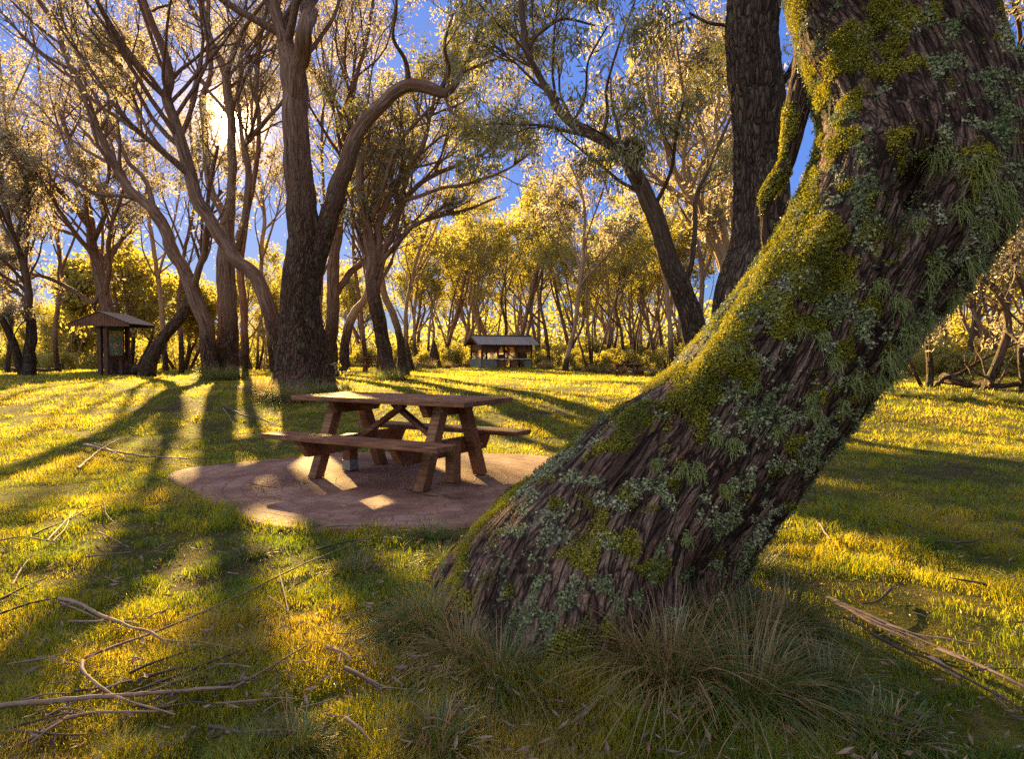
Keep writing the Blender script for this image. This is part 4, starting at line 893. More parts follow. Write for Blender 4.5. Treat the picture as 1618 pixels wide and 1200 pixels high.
log(205, 236, 27.5, 26.5, .2, 'short mossy log lying between the information board and the leaning dark trunk', True, seed=9, side=1)

def stump():
    p = np.array([(686 - CX) / F * 47, 47.]); loc = np.array([*p, gz(*p)]); k = 40; rows = [np.r_[loc + [0, 0, z], r] for z, r in ((-.2, .46), (.2, .40), (.7, .34), (1.2, .25), (1.7, .15), (2.0, .05))]
    S = spline(rows, .05); mb = limb_mesh(S, loc, k, dict(rough=9), loc, np.random.default_rng(2))
    tag(mb.build('dead_stump', M['bark'], loc=loc), 'pointed dead tree stump on the lawn left of the shelter', 'stump')
stump()

# ------------------------------------------------------------------ picnic tables
def picnic_table(label, x, y, z, rz, sc=1.0):
    t = thing('picnic_table', label, 'picnic table', (x, y, z), rz); t.scale = (sc,) * 3
    wd, lg = M['wood'], M['wood_leg']
    Lt, Wt, Lb, Vb, bw, Uf, Vf, zt, zb = 2.012, .803, 2.01, .768, .276, .618, .46, .759, .426
    bm = bmesh.new(); n = 5; pw = Wt / n; r = random.Random(3)
    for i in range(n):
        box_bm(bm, Lt + r.uniform(-.012, .012), pw - .007, .045, TM(r.uniform(-.004, .004), -Wt / 2 + pw * (i + .5), zt - .0225 + r.uniform(-.0015, .0015)), .006)
    bm_obj('tabletop', bm, wd, t)
    for s in (-1, 1):
        bm = bmesh.new()
        for i in range(2):
            box_bm(bm, Lb + r.uniform(-.01, .01), bw / 2 - .005, .045, TM(0, s * (Vb - bw / 4 - i * bw / 2), zb - .0225 + r.uniform(-.0015, .0015)), .006)
        bm_obj('bench_seat', bm, wd, t)
    for e in (-1, 1):
        u = e * Uf
        for s in (-1, 1):                                        # splayed legs, cut level with the ground
            bm = bmesh.new(); box_bm(bm, .095, .115, zt - .050, TM(0, 0, (zt - .050) / 2 + .004), .007)
            for v in bm.verts: v.co.y += s * (Vf - (Vf - .17) * v.co.z / (zt - .05)); v.co.x += u
            bm_obj('leg', bm, lg, t)
        def chamfer(name, halflen, h, zc, off, cut):
            bm = bmesh.new(); box_bm(bm, .07, halflen * 2, h, TM(u + off, 0, zc), .006)
            for v in bm.verts:
                if v.co.z < zc and abs(v.co.y) > halflen * .8: v.co.y -= math.copysign(cut, v.co.y)
            bm_obj(name, bm, wd, t)
        chamfer('bench_beam', Vb - .02, .15, zb - .047 - .075, -e * .0845, .10)
        chamfer('tabletop_bearer', Wt / 2 - .05, .11, zt - .047 - .055, -e * .0845, .06)
        bm = bmesh.new(); box_bm(bm, .095, .115, zb - .06, TM(u + e * .0, 0, (zb - .06) / 2 + .004), .007); bm_obj('support_post', bm, lg, t)
        beam('brace', (u - e * .13, 0, zb - .09), (-e * .10, e * .045, zt - .075), .07, .045, wd, t)
        for s in (-1, 1):
            bm = bmesh.new(); bmesh.ops.create_cone(bm, segments=10, radius1=.012, radius2=.010, depth=.012, cap_ends=True, matrix=TM(u + e * .053, s * .40, zb - .12, 0, PI / 2, 0))
            bmesh.ops.create_cone(bm, segments=10, radius1=.012, radius2=.010, depth=.012, cap_ends=True, matrix=TM(u + e * .053, s * .235, zt - .10, 0, PI / 2, 0))
            bm_obj('bolt', bm, M['steel'], t)
    bm = bmesh.new(); box_bm(bm, .101, .121, .10, TM(-Uf, 0, .062), .004); bm_obj('metal_shoe', bm, M['steel'], t)
    return t
picnic_table('dark red timber picnic table with attached benches on the round paved pad', -1.068, 6.204, .030, -.516)
def far_table(label, px, d, rz):
    x = (px - CX) / F * d; picnic_table(label, x, d, gz(x, d), rz)
far_table('small distant picnic table partly hidden by the rough feathery crowned gum', 598, 33, .1)
far_table('small distant picnic table at the right of the lawn, beside the mossy old trunk', 994, 37, .25)

# ------------------------------------------------------------------ information board
def rotz(a): return np.array([math.cos(a), math.sin(a)])
def info_board():
    d = 26.6; x = (164 - CX) / F * d; t = thing('information_board', 'timber information board under its own little gable roof, left side of the lawn', 'notice board', (x, d, gz(x, d)), math.radians(90))
    pst, brd = M['post'], M['board']
    # local x runs along the board, y across it
    for i, (u, v) in enumerate(((0, -.13), (0, .13), (1.45, -.13), (1.45, .13))):
        bm = bmesh.new(); box_bm(bm, .16, .15, 2.35, TM(u, v, 1.02), .012); bm_obj('post', bm, pst, t)
    bm = bmesh.new(); box_bm(bm, 1.27, .07, 1.28, TM(.725, 0, 1.38), .006); pn = bm_obj('panel', bm, M['post'], t)
    m = NT('map_print'); v = m.obj(); n = m.noise(v, 2.6, 3, .5); n2 = m.noise(m.mapv(v, (1, 1, 3)), 3.2, 2, .5)
    c = m.mix(m.rng(n, .47, .5), (.48, .36, .20), (.10, .24, .22)); c = m.mix(m.rng(n2, .58, .6), c, (.30, .40, .38)); m = m.done(m.bsdf(c, .35, None, .4))
    for s in (-1, 1):
        bm = bmesh.new(); box_bm(bm, 1.10, .012, 1.0, TM(.725, s * .0415, 1.36), .002); o = bm_obj('map_sheet', bm, m, t)
        bm = bmesh.new()
        for uu, ww, zz, hh in ((.725, 1.2, .83, .06), (.725, 1.2, 1.89, .06), (.145, .05, 1.36, 1.0), (1.305, .05, 1.36, 1.0)): box_bm(bm, ww, .03, hh, TM(uu, s * .052, zz), .004)
        f = bm_obj('sheet_frame', bm, brd, t)
        bm = bmesh.new(); box_bm(bm, 1.2, .05, .16, TM(.725, s * .07, 1.99), .004); bm_obj('header', bm, M['teal'], t)
    bm = bmesh.new(); box_bm(bm, 1.5, .12, .10, TM(.725, 0, .69), .006); bm_obj('rail', bm, pst, t)
    # roof: ridge along x
    x0, x1, hw, ze, zr = -.28, 1.68, 1.2, 2.10, 2.56; th = math.atan2(zr - ze, hw); sl = math.hypot(hw, zr - ze)
    for s in (-1, 1):
        bm = bmesh.new(); n = 26; pr = []
        for i in range(n * 4 + 1):
            xx = x0 + (x1 - x0) * i / (n * 4); w = .012 * math.sin(i * PI / 2)
            pr.append((bm.verts.new((xx, 0, zr + .045 + w)), bm.verts.new((xx, s * (hw + .06), ze + .02 + w)), bm.verts.new((xx, 0, zr + .030 + w)), bm.verts.new((xx, s * (hw + .06), ze + .005 + w))))
        for a, b in zip(pr, pr[1:]):
            bm.faces.new((a[0], b[0], b[1], a[1])); bm.faces.new((a[2], a[3], b[3], b[2])); bm.faces.new((a[1], b[1], b[3], a[3]))
        bmesh.ops.recalc_face_normals(bm, faces=bm.faces); bm_obj('roof_sheet', bm, M['iron'], t)
    for e, xx in ((-1, x0 + .05), (1, x1 - .05)):               # gable boards
        bm = bmesh.new(); nb = 22
        for i in range(nb):
            y0 = -hw + 2 * hw * i / nb; y1 = y0 + 2 * hw / nb - .012
            top = lambda yy: zr - abs(yy) * (zr - ze) / hw + .004
            lo = lambda yy: ze - .10 + .02 * (1 - abs(yy) / hw)
            ym = (y0 + y1) / 2; vs = []
            for dx in (-.014, .014):
                vs.append([bm.verts.new((xx + dx, yy, zz)) for yy, zz in ((y0, lo(ym)), (y1, lo(ym)), (y1, max(top(y1), lo(ym) + .02)), (y0, max(top(y0), lo(ym) + .02)))])
            a, b = vs; bm.faces.new(a[::-1]); bm.faces.new(b)
            for k in range(4): bm.faces.new((a[k], a[(k + 1) % 4], b[(k + 1) % 4], b[k]))
        bm_obj('gable_board', bm, brd, t)
    for v in (-.62, .62): beam('rafter_beam', (x0 + .08, v, ze + .18), (x1 - .08, v, ze + .18), .08, .12, pst, t)
    for u in (0, 1.45): beam('tie_beam', (u, -1.05, ze - .02), (u, 1.05, ze - .02), .08, .10, pst, t)
M['teal'] = m_plain('green_paint', (.02, .07, .05), (.05, .12, .09), 8, .6)
def m_iron(name, cols):
    t = NT(name); v = t.obj(); w = t.n('ShaderNodeTexWhiteNoise', noise_dimensions='1D')
    sx = t.n('ShaderNodeSeparateXYZ'); t.L(v, sx.inputs[0])
    t.L(t.math('FLOOR', t.math('MULTIPLY', sx.outputs[0], 1.25)), w.inputs['W'])
    n = t.noise(t.mapv(v, (6, 1, 1)), 1.5, 5, .65)
    c = t.ramp(w.outputs['Value'], [(i / (len(cols) - 1), x) for i, x in enumerate(cols)])
    c = t.mix(t.rng(n, .45, .75, 0, .6), c, (.20, .095, .05)); return t.done(t.bsdf(c, t.rng(n, .3, .7, .38, .6), t.bump(n, .15, .01), .5, .35))
M['iron'] = m_iron('weathered_iron', [(.26, .24, .235), (.20, .21, .225), (.30, .24, .21), (.15, .17, .19)])
info_board()

# ------------------------------------------------------------------ barbecue shelter
def corr(bm, p, u, v, n, amp, nv, thick=.012):
    """corrugated sheet: corner p, length vector u (waves run across it), slope vector v"""
    p, u, v = Vector(p), Vector(u), Vector(v); w = u.cross(v).normalized(); k = n * 4; rows = []
    for i in range(k + 1):
        b = p + u * (i / k) + w * (amp * math.sin(i * PI / 2)); rows.append((bm.verts.new(b), bm.verts.new(b + v), bm.verts.new(b - w * thick), bm.verts.new(b + v - w * thick)))
    for a, b in zip(rows, rows[1:]):
        bm.faces.new((a[0], b[0], b[1], a[1])); bm.faces.new((a[2], a[3], b[3], b[2])); bm.faces.new((a[0], a[2], b[2], b[0])); bm.faces.new((a[1], b[1], b[3], a[3]))
    for e in (rows[0], rows[-1]): bm.faces.new((e[0], e[1], e[3], e[2]))
    bmesh.ops.recalc_face_normals(bm, faces=bm.faces)
def shelter(label, px, d, rz, zoff=0.0, sc=1.0, simple=False):
    x = (px - CX) / F * d; t = thing('picnic_shelter', label, 'shelter', (x, d, gz(x, d) + zoff), rz); t.scale = (sc,) * 3
    Lx, Ly, h, zr, ov = 4.0, 2.3, 1.72, 2.42, .50
    hw = Ly / 2 + .42
    for s in (-1, 1):
        bm = bmesh.new(); corr(bm, (-Lx / 2 - ov, 0, zr), (Lx + 2 * ov, 0, 0), (0, s * hw, -(zr - h + .02)), 30, .022, 1); bm_obj('roof_sheet', bm, M['iron'], t)
    beam('ridge_cap', (-Lx / 2 - ov, 0, zr + .03), (Lx / 2 + ov, 0, zr + .03), .30, .03, M['iron'], t)
    for xx in (-Lx / 2, -.75, .75, Lx / 2):
        for yy in (-Ly / 2, Ly / 2): 
            bm = bmesh.new(); box_bm(bm, .12, .12, h + .12, TM(xx, yy, (h + .12) / 2 - .06), .008); bm_obj('post', bm, M['post'], t)
    for yy in (-Ly / 2, Ly / 2): beam('top_plate', (-Lx / 2 - ov + .1, yy, h + .06), (Lx / 2 + ov - .1, yy, h + .06), .09, .12, M['post'], t)
    for e in (-1, 1):                                            # gable infill with its barge boards
        xx = e * Lx / 2; bm = bmesh.new(); vs = [[bm.verts.new((xx + dx, yy, zz)) for yy, zz in ((-Ly / 2 - .1, h + .13), (Ly / 2 + .1, h + .13), (0, zr - .08))] for dx in (-.015, .015)]
        a, b = vs; bm.faces.new(a[::-1]); bm.faces.new(b)
        for k in range(3): bm.faces.new((a[k], a[(k + 1) % 3], b[(k + 1) % 3], b[k]))
        bm_obj('gable_panel', bm, M['board'], t)
        for s in (-1, 1): beam('barge_board', (e * (Lx / 2 + ov - .03), s * .02, zr - .09), (e * (Lx / 2 + ov - .03), s * hw, h - .07), .03, .14, M['rust'], t)
    if simple:
        bm = bmesh.new(); box_bm(bm, Lx - .2, .05, .9, TM(0, Ly / 2 - .1, .45), .004); bm_obj('wall_panel', bm, M['cream'], t); return t
    yf = -Ly / 2 - .065
    for x0, x1 in ((-Lx / 2 - .02, -.85), (Lx / 2 - .62, Lx / 2 + .02)):
        bm = bmesh.new(); corr(bm, (x0, yf, .02), (x1 - x0, 0, 0), (0, 0, .62), max(3, int((x1 - x0) * 9)), .012, 1); bm_obj('wall_sheet', bm, M['zinc'], t)
    for e in (-1, 1):
        bm = bmesh.new(); corr(bm, (e * (Lx / 2 + .07), -Ly / 2, .02), (0, Ly, 0), (0, 0, .62), 18, .012, 1); bm_obj('wall_sheet', bm, M['zinc'], t)
        bm = bmesh.new(); box_bm(bm, .02, Ly - .14, .46, TM(e * (Lx / 2), 0, h - .18), .003); bm_obj('side_panel', bm, M['board'], t)
    yb = Ly / 2 + .075
    for i in range(5):                                           # back wall of pale sheets, rusty band on top
        x0 = -Lx / 2 + .06 + i * (Lx - .12) / 5; w = (Lx - .12) / 5 - .012
        bm = bmesh.new(); box_bm(bm, w, .02, .98, TM(x0 + w / 2, yb, .63), .003); bm_obj('back_panel', bm, M['pale'], t)
        bm = bmesh.new(); box_bm(bm, w, .02, .56, TM(x0 + w / 2, yb, 1.42), .003); bm_obj('upper_panel', bm, M['ochre'], t)
    for x0, x1 in ((-Lx / 2 + .07, -.83), (.83, Lx / 2 - .07)):
        bm = bmesh.new(); box_bm(bm, x1 - x0, .03, .55, TM((x0 + x1) / 2, -Ly / 2, h - .29), .004); bm_obj('front_screen', bm, M['board'], t)
    bm = bmesh.new(); box_bm(bm, 2.9, .55, .06, TM(.45, -Ly / 2 + .05, .66), .006); bm_obj('counter', bm, M['cream'], t)
    for xx, w, m in ((-.42, .62, 'rust'), (.55, .5, 'rust')): 
        bm = bmesh.new(); box_bm(bm, w, .45, .60, TM(xx, -Ly / 2 + .10, .30), .008); bm_obj('counter_base', bm, M[m], t)
    bm = bmesh.new(); box_bm(bm, .7, .4, .10, TM(-.35, -Ly / 2 + .12, .745), .01); box_bm(bm, .62, .03, .2, TM(-.35, -Ly / 2 + .30, .89), .006); bm_obj('cooking_plate', bm, M['dark'], t)
    beam('diagonal_brace', (-.72, yf - .035, h - .02), (1.35, yf - .035, .05), .06, .06, M['post'], t)
    beam('diagonal_brace', (.90, yf - .035, .62), (1.35, yf - .035, .08), .05, .05, M['post'], t)
    beam('diagonal_brace', (-.75, yf - .035, h - .05), (-1.1, yf - .035, h - .65), .05, .05, M['post'], t)
    bm = bmesh.new(); box_bm(bm, .24, .24, .34, TM(Lx / 2 - .2, .35, zr - .03), .01); bm_obj('flue', bm, M['rust'], t)
    return t
M['rust'] = m_plain('rusty_brown', (.10, .045, .025), (.22, .11, .065), 9, .75)
M['zinc'] = m_plain('grey_green_iron', (.13, .165, .15), (.22, .26, .24), 5, .55, .1, .4, .2)
M['cream'] = m_plain('cream_sheet', (.50, .43, .30), (.64, .56, .42), 4, .7, .1)
def m_glow(name, c, tr):
    """fibreglass sheet that lets daylight through"""
    t = NT(name); n = t.noise(t.obj(), 4, 4, .6); a = t.n('ShaderNodeBsdfDiffuse'); t.L(t.ramp(n, [(.35, c), (.65, tuple(x * .75 for x in c))]), a.inputs[0])
    b = t.n('ShaderNodeBsdfTranslucent'); t.L(t.ramp(n, [(.35, tr), (.65, tuple(x * .8 for x in tr))]), b.inputs[0]); m = t.n('ShaderNodeMixShader'); m.inputs[0].default_value = .6
    t.L(a.outputs[0], m.inputs[1]); t.L(b.outputs[0], m.inputs[2]); return t.done(m.outputs[0])
M['pale'] = m_glow('pale_fibreglass', (.6, .54, .4), (.85, .8, .75)); M['ochre'] = m_glow('ochre_fibreglass', (.4, .25, .08), (.6, .42, .25))
M['dark'] = m_plain('sooty_metal', (.02, .02, .02), (.06, .055, .05), 12, .6)
shelter('open sided barbecue shelter with iron gable roof at the back of the lawn', 792, 49.0, math.radians(24), 0, .98)
shelter('low pale roofed shelter far beyond the information board', 232, 60, math.radians(4), -.55, .9, True)
shelter('tiny pale roofed hut far behind the forked gums left of the table', 319, 74, math.radians(80), -.35, .75, True)

# ------------------------------------------------------------------ lawn
def trunk_free(x, y, m=0.0):
    return np.hypot((x - .42) / 1.0, (y - 2.95)) > .52 + m
def blades_geo(x, y, h, w, rs, lean=.55, seg=2, z=None):
    n = len(x); z = ground_z(x, y) - .006 if z is None else z; b = np.stack([x, y, z], 1); a = rs.random(n) * 2 * PI; s = np.stack([np.cos(a), np.sin(a), 0 * a], 1)
    b2 = a + PI / 2 + rs.normal(0, .5, n); l = np.stack([np.cos(b2), np.sin(b2), 0 * a], 1) * (h * lean * (.3 + 1.2 * rs.random(n)))[:, None]; up = np.array([0, 0, 1.0]) * h[:, None]; ww = s * (w * .5)[:, None]
    if seg == 1:
        return np.stack([b - ww, b + ww, b + l + up * .9], 1).reshape(-1, 3), np.arange(n * 3).reshape(-1, 3), 3
    v = np.stack([b - ww, b + ww, b + l * .3 + up * .6 + ww * .8, b + l * .3 + up * .6 - ww * .8, b + l + up * .92], 1).reshape(-1, 3)
    i = np.arange(n)[:, None] * 5
    return v, [i + np.array([[0, 1, 2, 3]]), i + np.array([[3, 2, 4]])], 5
def lawn():
    rs = np.random.default_rng(3); mb = MB()
    for lo, hi, n, seg in ((1.45, 5.0, 270000, 2), (5.0, 14.0, 190000, 1), (14.0, 62.0, 150000, 1)):
        y = lo * np.exp(rs.random(n) * math.log(hi / lo)); x = (rs.random(n) * 2 - 1) * (.92 * y + .9)
        q = np.stack([x, y, 0 * x], 1); cl = fbm(q * 1.1, 4, 201); c2 = fbm(q * 5.5, 3, 211); dens = np.clip(.85 + 1.5 * cl + .9 * c2, .28, 1)
        k = (rs.random(n) < dens) & ~in_pad(x, y, -.02 + .05 * c2) & trunk_free(x, y)
        x, y, cl, c2 = x[k], y[k], cl[k], c2[k]; m = len(x)
        h = (.026 + .036 * rs.random(m)) * (1 + 1.7 * np.clip(c2 + .3 * cl, -.42, .9)) * (1 + .45 * sstep(6, 30, y)); w = np.maximum(.0032, .00105 * y) * (.7 + .6 * rs.random(m))
        # a longer fringe where the mower does not reach: at the pad's rim and round the trunks
        e = in_pad(x, y, .16); h = np.where(e, h * 1.7, h)
        v, f, kk = blades_geo(x, y, h, w, rs, .75, seg)
        rn = np.clip(.36 + .9 * cl + .7 * fbm(np.stack([x, y, 0 * x], 1) * 2.3, 3, 221) + rs.normal(0, .17, m), 0, 1)
        mb.add(v, f, rnd=np.repeat(rn, kk), smooth=False)
    tag(mb.build('lawn_grass', M['grass']), kind='stuff')
lawn()

# tussocks: long grass hanging over
def tussock_bm(n, r, L, dry, seed, wd=.0048):
    rs = np.random.default_rng(seed); a = rs.random(n) * 2 * PI; q = r * np.sqrt(rs.random(n)); b = np.stack([np.cos(a) * q, np.sin(a) * q, -.02 + 0 * a], 1)
    a2 = a + rs.normal(0, .6, n); out = np.stack([np.cos(a2), np.sin(a2), 0 * a], 1); ln = L * (.45 + .75 * rs.random(n)); t = np.linspace(0, 1, 6); sp = (.3 + .8 * rs.random(n)) * (.45 + .75 * q / r)
    P = b[:, None] + out[:, None] * (ln * sp)[:, None, None] * (t ** 1.35)[None, :, None] + np.array([0, 0, 1.]) * (ln[:, None] * (t[None] * (1.0 - .25 * sp[:, None]) - t[None] ** 2.2 * (.75 * sp[:, None])))[:, :, None]
    P = P + rs.normal(0, .004, P.shape) * t[None, :, None]; P[:, :, 2] = np.maximum(P[:, :, 2], -.03 + .02 * t)
    sd = np.stack([-np.sin(a2), np.cos(a2), .3 * rs.normal(0, 1, n)], 1)[:, None] * (wd * (1 - .85 * t ** 1.5))[None, :, None] * .5
    V = np.stack([P - sd, P + sd], 2).reshape(-1, 3); f = (np.arange(n) * 12)[:, None, None] + (np.arange(5) * 2)[None, :, None] + np.array([0, 1, 3, 2])
    isdry = rs.random(n) < dry; rn = np.where(isdry, .62 + .38 * rs.random(n), .5 * rs.random(n))
    mb = MB(); mb.add(V, f.reshape(-1, 4), rnd=np.repeat(rn, 12), smooth=False); return mb
TUS = [tussock_bm(900, .13, .50, .35, 1), tussock_bm(750, .11, .42, .75, 2), tussock_bm(600, .10, .30, .25, 3), tussock_bm(420, .08, .20, .4, 4)]
TUS = [m.build('grass_tussock', M['tussock']) for m in TUS]; tus_used = set()
def tussock(k, px, py, sc, label, group=None, rz=0.0, d=None):
    o = TUS[k]
    if k in tus_used: o = o.copy(); COL.objects.link(o)
    tus_used.add(k); p = gpt(px, py); o.location = tuple(p); o.rotation_euler = (0, 0, rz); sc = sc * (.8 if py > 700 else 1); o.scale = (sc, sc, sc)
    for key in ('label', 'category', 'group'):
        if key in o: del o[key]
    return tag(o, label, 'grass tussock', group)
tussock(0, 680, 1000, .8, 'dark green tussock against the left root of the mossy old trunk', rz=.4)
tussock(1, 735, 1045, .85, 'straw coloured tussock drooping in front of the left root of the old trunk', rz=2.0)
tussock(0, 790, 1075, .72, 'tall mixed green tussock directly left of the mossy foot of the old trunk', rz=1.1)
tussock(2, 640, 1010, .9, 'small green tussock farthest left of those round the old trunk', rz=3.)
tussock(1, 1000, 1050, .95, 'big reddish straw tussock just right of the mossy foot of the old trunk', rz=.2)
tussock(1, 1055, 1075, 1.2, 'largest straw coloured tussock, hanging over low in front of the old trunk', rz=4.1)
tussock(0, 1110, 1010, 1.0, 'thick tussock below the rotten red underside of the old trunk', rz=5.)
tussock(1, 1190, 1030, 1.05, 'dry fine tussock with golden tips right of the old trunk', rz=2.9)
tussock(0, 1240, 1000, .9, 'green and gold tussock farther right of the old trunk, by the bark strips', rz=.9)
tussock(2, 1195, 905, 1.0, 'tussock in the angle under the leaning trunk, its tips in the sun', rz=1.9)
tussock(0, 1180, 1110, 1.0, 'dark green tussock low in front, right of the largest straw tussock', rz=3.7)
tussock(2, 1300, 1090, 1.0, 'loose green tussock between the bark strips and the dark curved stick', rz=.5)
tussock(2, 680, 855, .95, 'bright green tussock at the near rim of the paved pad', rz=2.2)
tussock(2, 700, 895, .8, 'straw and green tussock between the paved pad and the old trunk', rz=4.2)
tussock(3, 560, 905, 1.2, 'round low tussock on the lawn below the near rim of the pad', rz=.3)
tussock(2, 465, 1190, .8, 'low tussock cut off by the lower edge of the picture, left of the old tree', rz=1.)
tussock(3, 690, 1185, 1.3, 'low greenish tussock among fallen leaves in front of the old trunk', rz=2.)
tussock(3, 400, 880, 1.0, 'small tussock on the lawn below the left part of the pad', rz=5.)
tussock(3, 480, 838, 1.0, 'small tussock against the near left rim of the paved pad', rz=1.5)
tussock(3, 1400, 1170, 1.3, 'low tussock between the two dark sticks at the lower right', rz=1.5)
for k, (x, y, s, kk) in enumerate(((405, 622, 1.3, 1), (425, 630, 1.5, 1), (450, 634, 1.2, 0), (500, 628, 1.2, 0), (525, 618, 1.2, 2), (545, 615, 1.1, 2), (470, 636, 1.3, 1))):
    tussock(kk, x, y, s, 'rank grass tussock round the foot of the thick arching gum', 'tussocks at the foot of the big gum', k * 1.3)
for k, (x, y, s) in enumerate(((330, 600, 2.4), (352, 601, 2.6), (372, 600, 2.4), (600, 602, 2.0), (628, 602, 2.2), (222, 592, 2.4))):
    tussock(2, x, y, s, 'green tussock at the foot of a gum on the far side of the lawn', 'tussocks at the foot of far gums', k * 1.7)
for k, (x, y, s) in enumerate(((868, 583, 2.2), (912, 586, 1.9), (935, 588, 2.3), (960, 590, 2.4), (985, 588, 2.0), (1010, 592, 2.1), (1035, 594, 2.2), (740, 581, 2.4), (706, 582, 2.2), (680, 583, 2.4), (650, 584, 2), (855, 582, 2), (1420, 626, .9), (1500, 632, 1.0), (1532, 632, .9), (1582, 634, 1.1), (1610, 638, 1.), (1445, 628, .9))):
    tussock(1 if x < 1300 else 2, x, y, s, 'sunlit straw tussock where the mown lawn meets the woods', 'tussocks along the edge of the woods', k * .9)

# the sapling behind the table
def sapling():
    p = gpt(541, 626); rs = np.random.default_rng(4); root = thing('sapling', 'thin leafy sapling on the lawn right of the thick arching gum', 'sapling', p)
    S = np.array([[0, 0, -.05], [.01, 0, .15], [.0, .01, .35], [-.02, 0, .52]]); P = resample(S, 8)[None]; R = np.linspace(.008, .003, 8)[None]; v, q, O, a = tube_geo(P, R, 6); mb = MB(); mb.add(v, q); mb.build('stem', M['stick_dark'], root)
    P1, R1 = spawn(P, R, 10, .2, 1, (40, 70), .5, 5, .3, .1, .7, rs, .08, .2); v, q, O, a = tube_geo(P1, R1, 4); mb = MB(); mb.add(v, q, 0)
    v, q, rn = leaves(P1, 5, .09, .05, rs, .2, .1, .02); mb.add(v, q, 1, rnd=rn, smooth=False); mb.build('foliage', [M['stick_dark'], M['leaf_near']], root)
sapling()

# ------------------------------------------------------------------ fallen sticks and strips of bark, each one lying by itself
def stick(pts, w, label, dark=False, group=None, lift=.026, seed=0, flat=False, name='fallen_stick'):
    """pts: photo pixels it lies along; w: thickness in metres"""
    rs = np.random.default_rng(seed); g = [gpt(x, y) for x, y in pts]; rows = []; w *= 1.1; lift += .018
    for i, p in enumerate(g):
        rows.append(np.r_[p[:2], p[2] + lift + w * .5 + (0 if i in (0, len(g) - 1) else abs(rs.normal(0, .004))), w * .5 * (1 - .55 * i / max(1, len(g) - 1))])
    if len(rows) < 3: rows.insert(1, (rows[0] + rows[1]) / 2 + np.r_[rs.normal(0, .008, 3), 0])
    S = spline(rows, max(.02, w)); S[:, :3] += .35 * w * np.stack([fbm(S[:, :3] * 9 + seed, 2, k) for k in (1, 2, 3)], 1)
    V, q, O, a = tube_geo(S[None, :, :3], S[None, :, 3], 7); V = V + O * (.25 * w * fbm(V * 40, 2, seed))[:, None]
    if flat: V[:, 2] = np.repeat(S[:, 2], 7) + (V[:, 2] - np.repeat(S[:, 2], 7)) * .35
    loc = rows[0][:3].copy(); mb = MB(); mb.add(V, q); mb.add(V[:7], np.arange(7)[None, ::-1]); mb.add(V[-7:], np.arange(7)[None])
    return tag(mb.build(name, M['stick_dark' if dark else 'stick'], loc=loc), label, 'bark strip' if name == 'bark_strip' else 'stick', group)
stick([(-30, 1146), (139, 1131), (260, 1122), (372, 1112)], .017, 'straightest thick pale stick running in from the lower left corner', seed=1)
stick([(368, 1113), (420, 1082), (487, 1039)], .011, 'thin stick leading up and right from the end of the thick pale stick', seed=2)
stick([(130, 1069), (131, 1087), (142, 1103), (170, 1122), (210, 1140), (277, 1159)], .013, 'hook shaped pale stick crossing over the thick straight one', seed=3, lift=.03)
stick([(94, 962), (125, 972), (157, 990), (185, 1003), (210, 1012), (236, 1020), (262, 1031), (320, 1037), (382, 1048)], .016, 'wavy brown stick with a split upper end, lying above the hooked stick', seed=4, lift=.02)
stick([(96, 966), (130, 982), (160, 995), (205, 1014)], .007, 'thin splinter lying along the upper part of the wavy brown stick', seed=44, lift=.015)
stick([(131, 1061), (190, 1038), (244, 1020), (349, 971), (469, 911), (540, 881), (600, 855), (642, 846)], .010, 'longest thin stick, reaching from the hooked stick up to the paved pad', seed=5, lift=.02)
stick([(187, 1125), (240, 1107), (292, 1087), (345, 1066), (382, 1050)], .012, 'dark stick lying beside the thick pale one, below the wavy stick', True, seed=6, lift=.02)
stick([(205, 1128), (270, 1106), (330, 1082), (378, 1056)], .008, 'thin reddish stick close along the right side of the dark one', seed=66)
for k, pts in enumerate([[(-10, 1189), (60, 1163), (124, 1141)], [(-5, 1200), (70, 1172), (130, 1146)], [(30, 1204), (90, 1172), (120, 1144)], [(10, 1180), (60, 1170), (110, 1152)], [(50, 1206), (100, 1170)]]):
    stick(pts, .009, 'thin pale stick of the fanned bundle in the lower left corner', k == 3, 'bundle of sticks in the lower left corner', seed=70 + k, lift=.01 + .006 * k)
stick([(75, 870), (90, 854), (104, 838), (120, 821)], .012, 'pale forked stick end standing out of the grass left of the pad', seed=8, lift=.03)
stick([(84, 870), (104, 848), (112, 822)], .010, 'thin twin of the pale forked stick left of the pad', seed=9, lift=.03)
stick([(54, 856), (80, 845), (110, 832), (140, 815), (166, 808)], .011, 'long dark stick crossing behind the pale forked stick', True, seed=10, lift=.02)
stick([(0, 868), (30, 862), (62, 867), (95, 872)], .010, 'level brown stick near the left edge below the forked pale stick', seed=11)
stick([(165, 804), (168, 822), (182, 838)], .009, 'short bent twig in the shade just left of the pad corner', seed=12, lift=.02)
stick([(157, 854), (180, 868), (204, 879)], .009, 'small pale twig in the sun below the pad corner', seed=13)
stick([(135, 895), (170, 891), (207, 887)], .011, 'short pale stick across the lawn under the small sunny twig', seed=14)
stick([(250, 880), (276, 870)], .012, 'stubby pale stick end in the middle of the left lawn', seed=15)
stick([(0, 966), (35, 948), (72, 930)], .012, 'stick at the left edge of the picture, lower of two parallel', True, seed=16)
stick([(0, 990), (45, 975), (90, 964)], .012, 'dark stick at the left edge running to the wavy stick', True, seed=17)
stick([(20, 942), (35, 915), (50, 895)], .010, 'upright leaning twig near the left edge', seed=18, lift=.03)
stick([(442, 922), (450, 955), (457, 986)], .010, 'pale twig pointing down the lawn across the long thin stick', seed=19, lift=.02)
stick([(424, 960), (440, 972), (456, 984)], .008, 'thin twig joining the pale one below the long thin stick', seed=20)
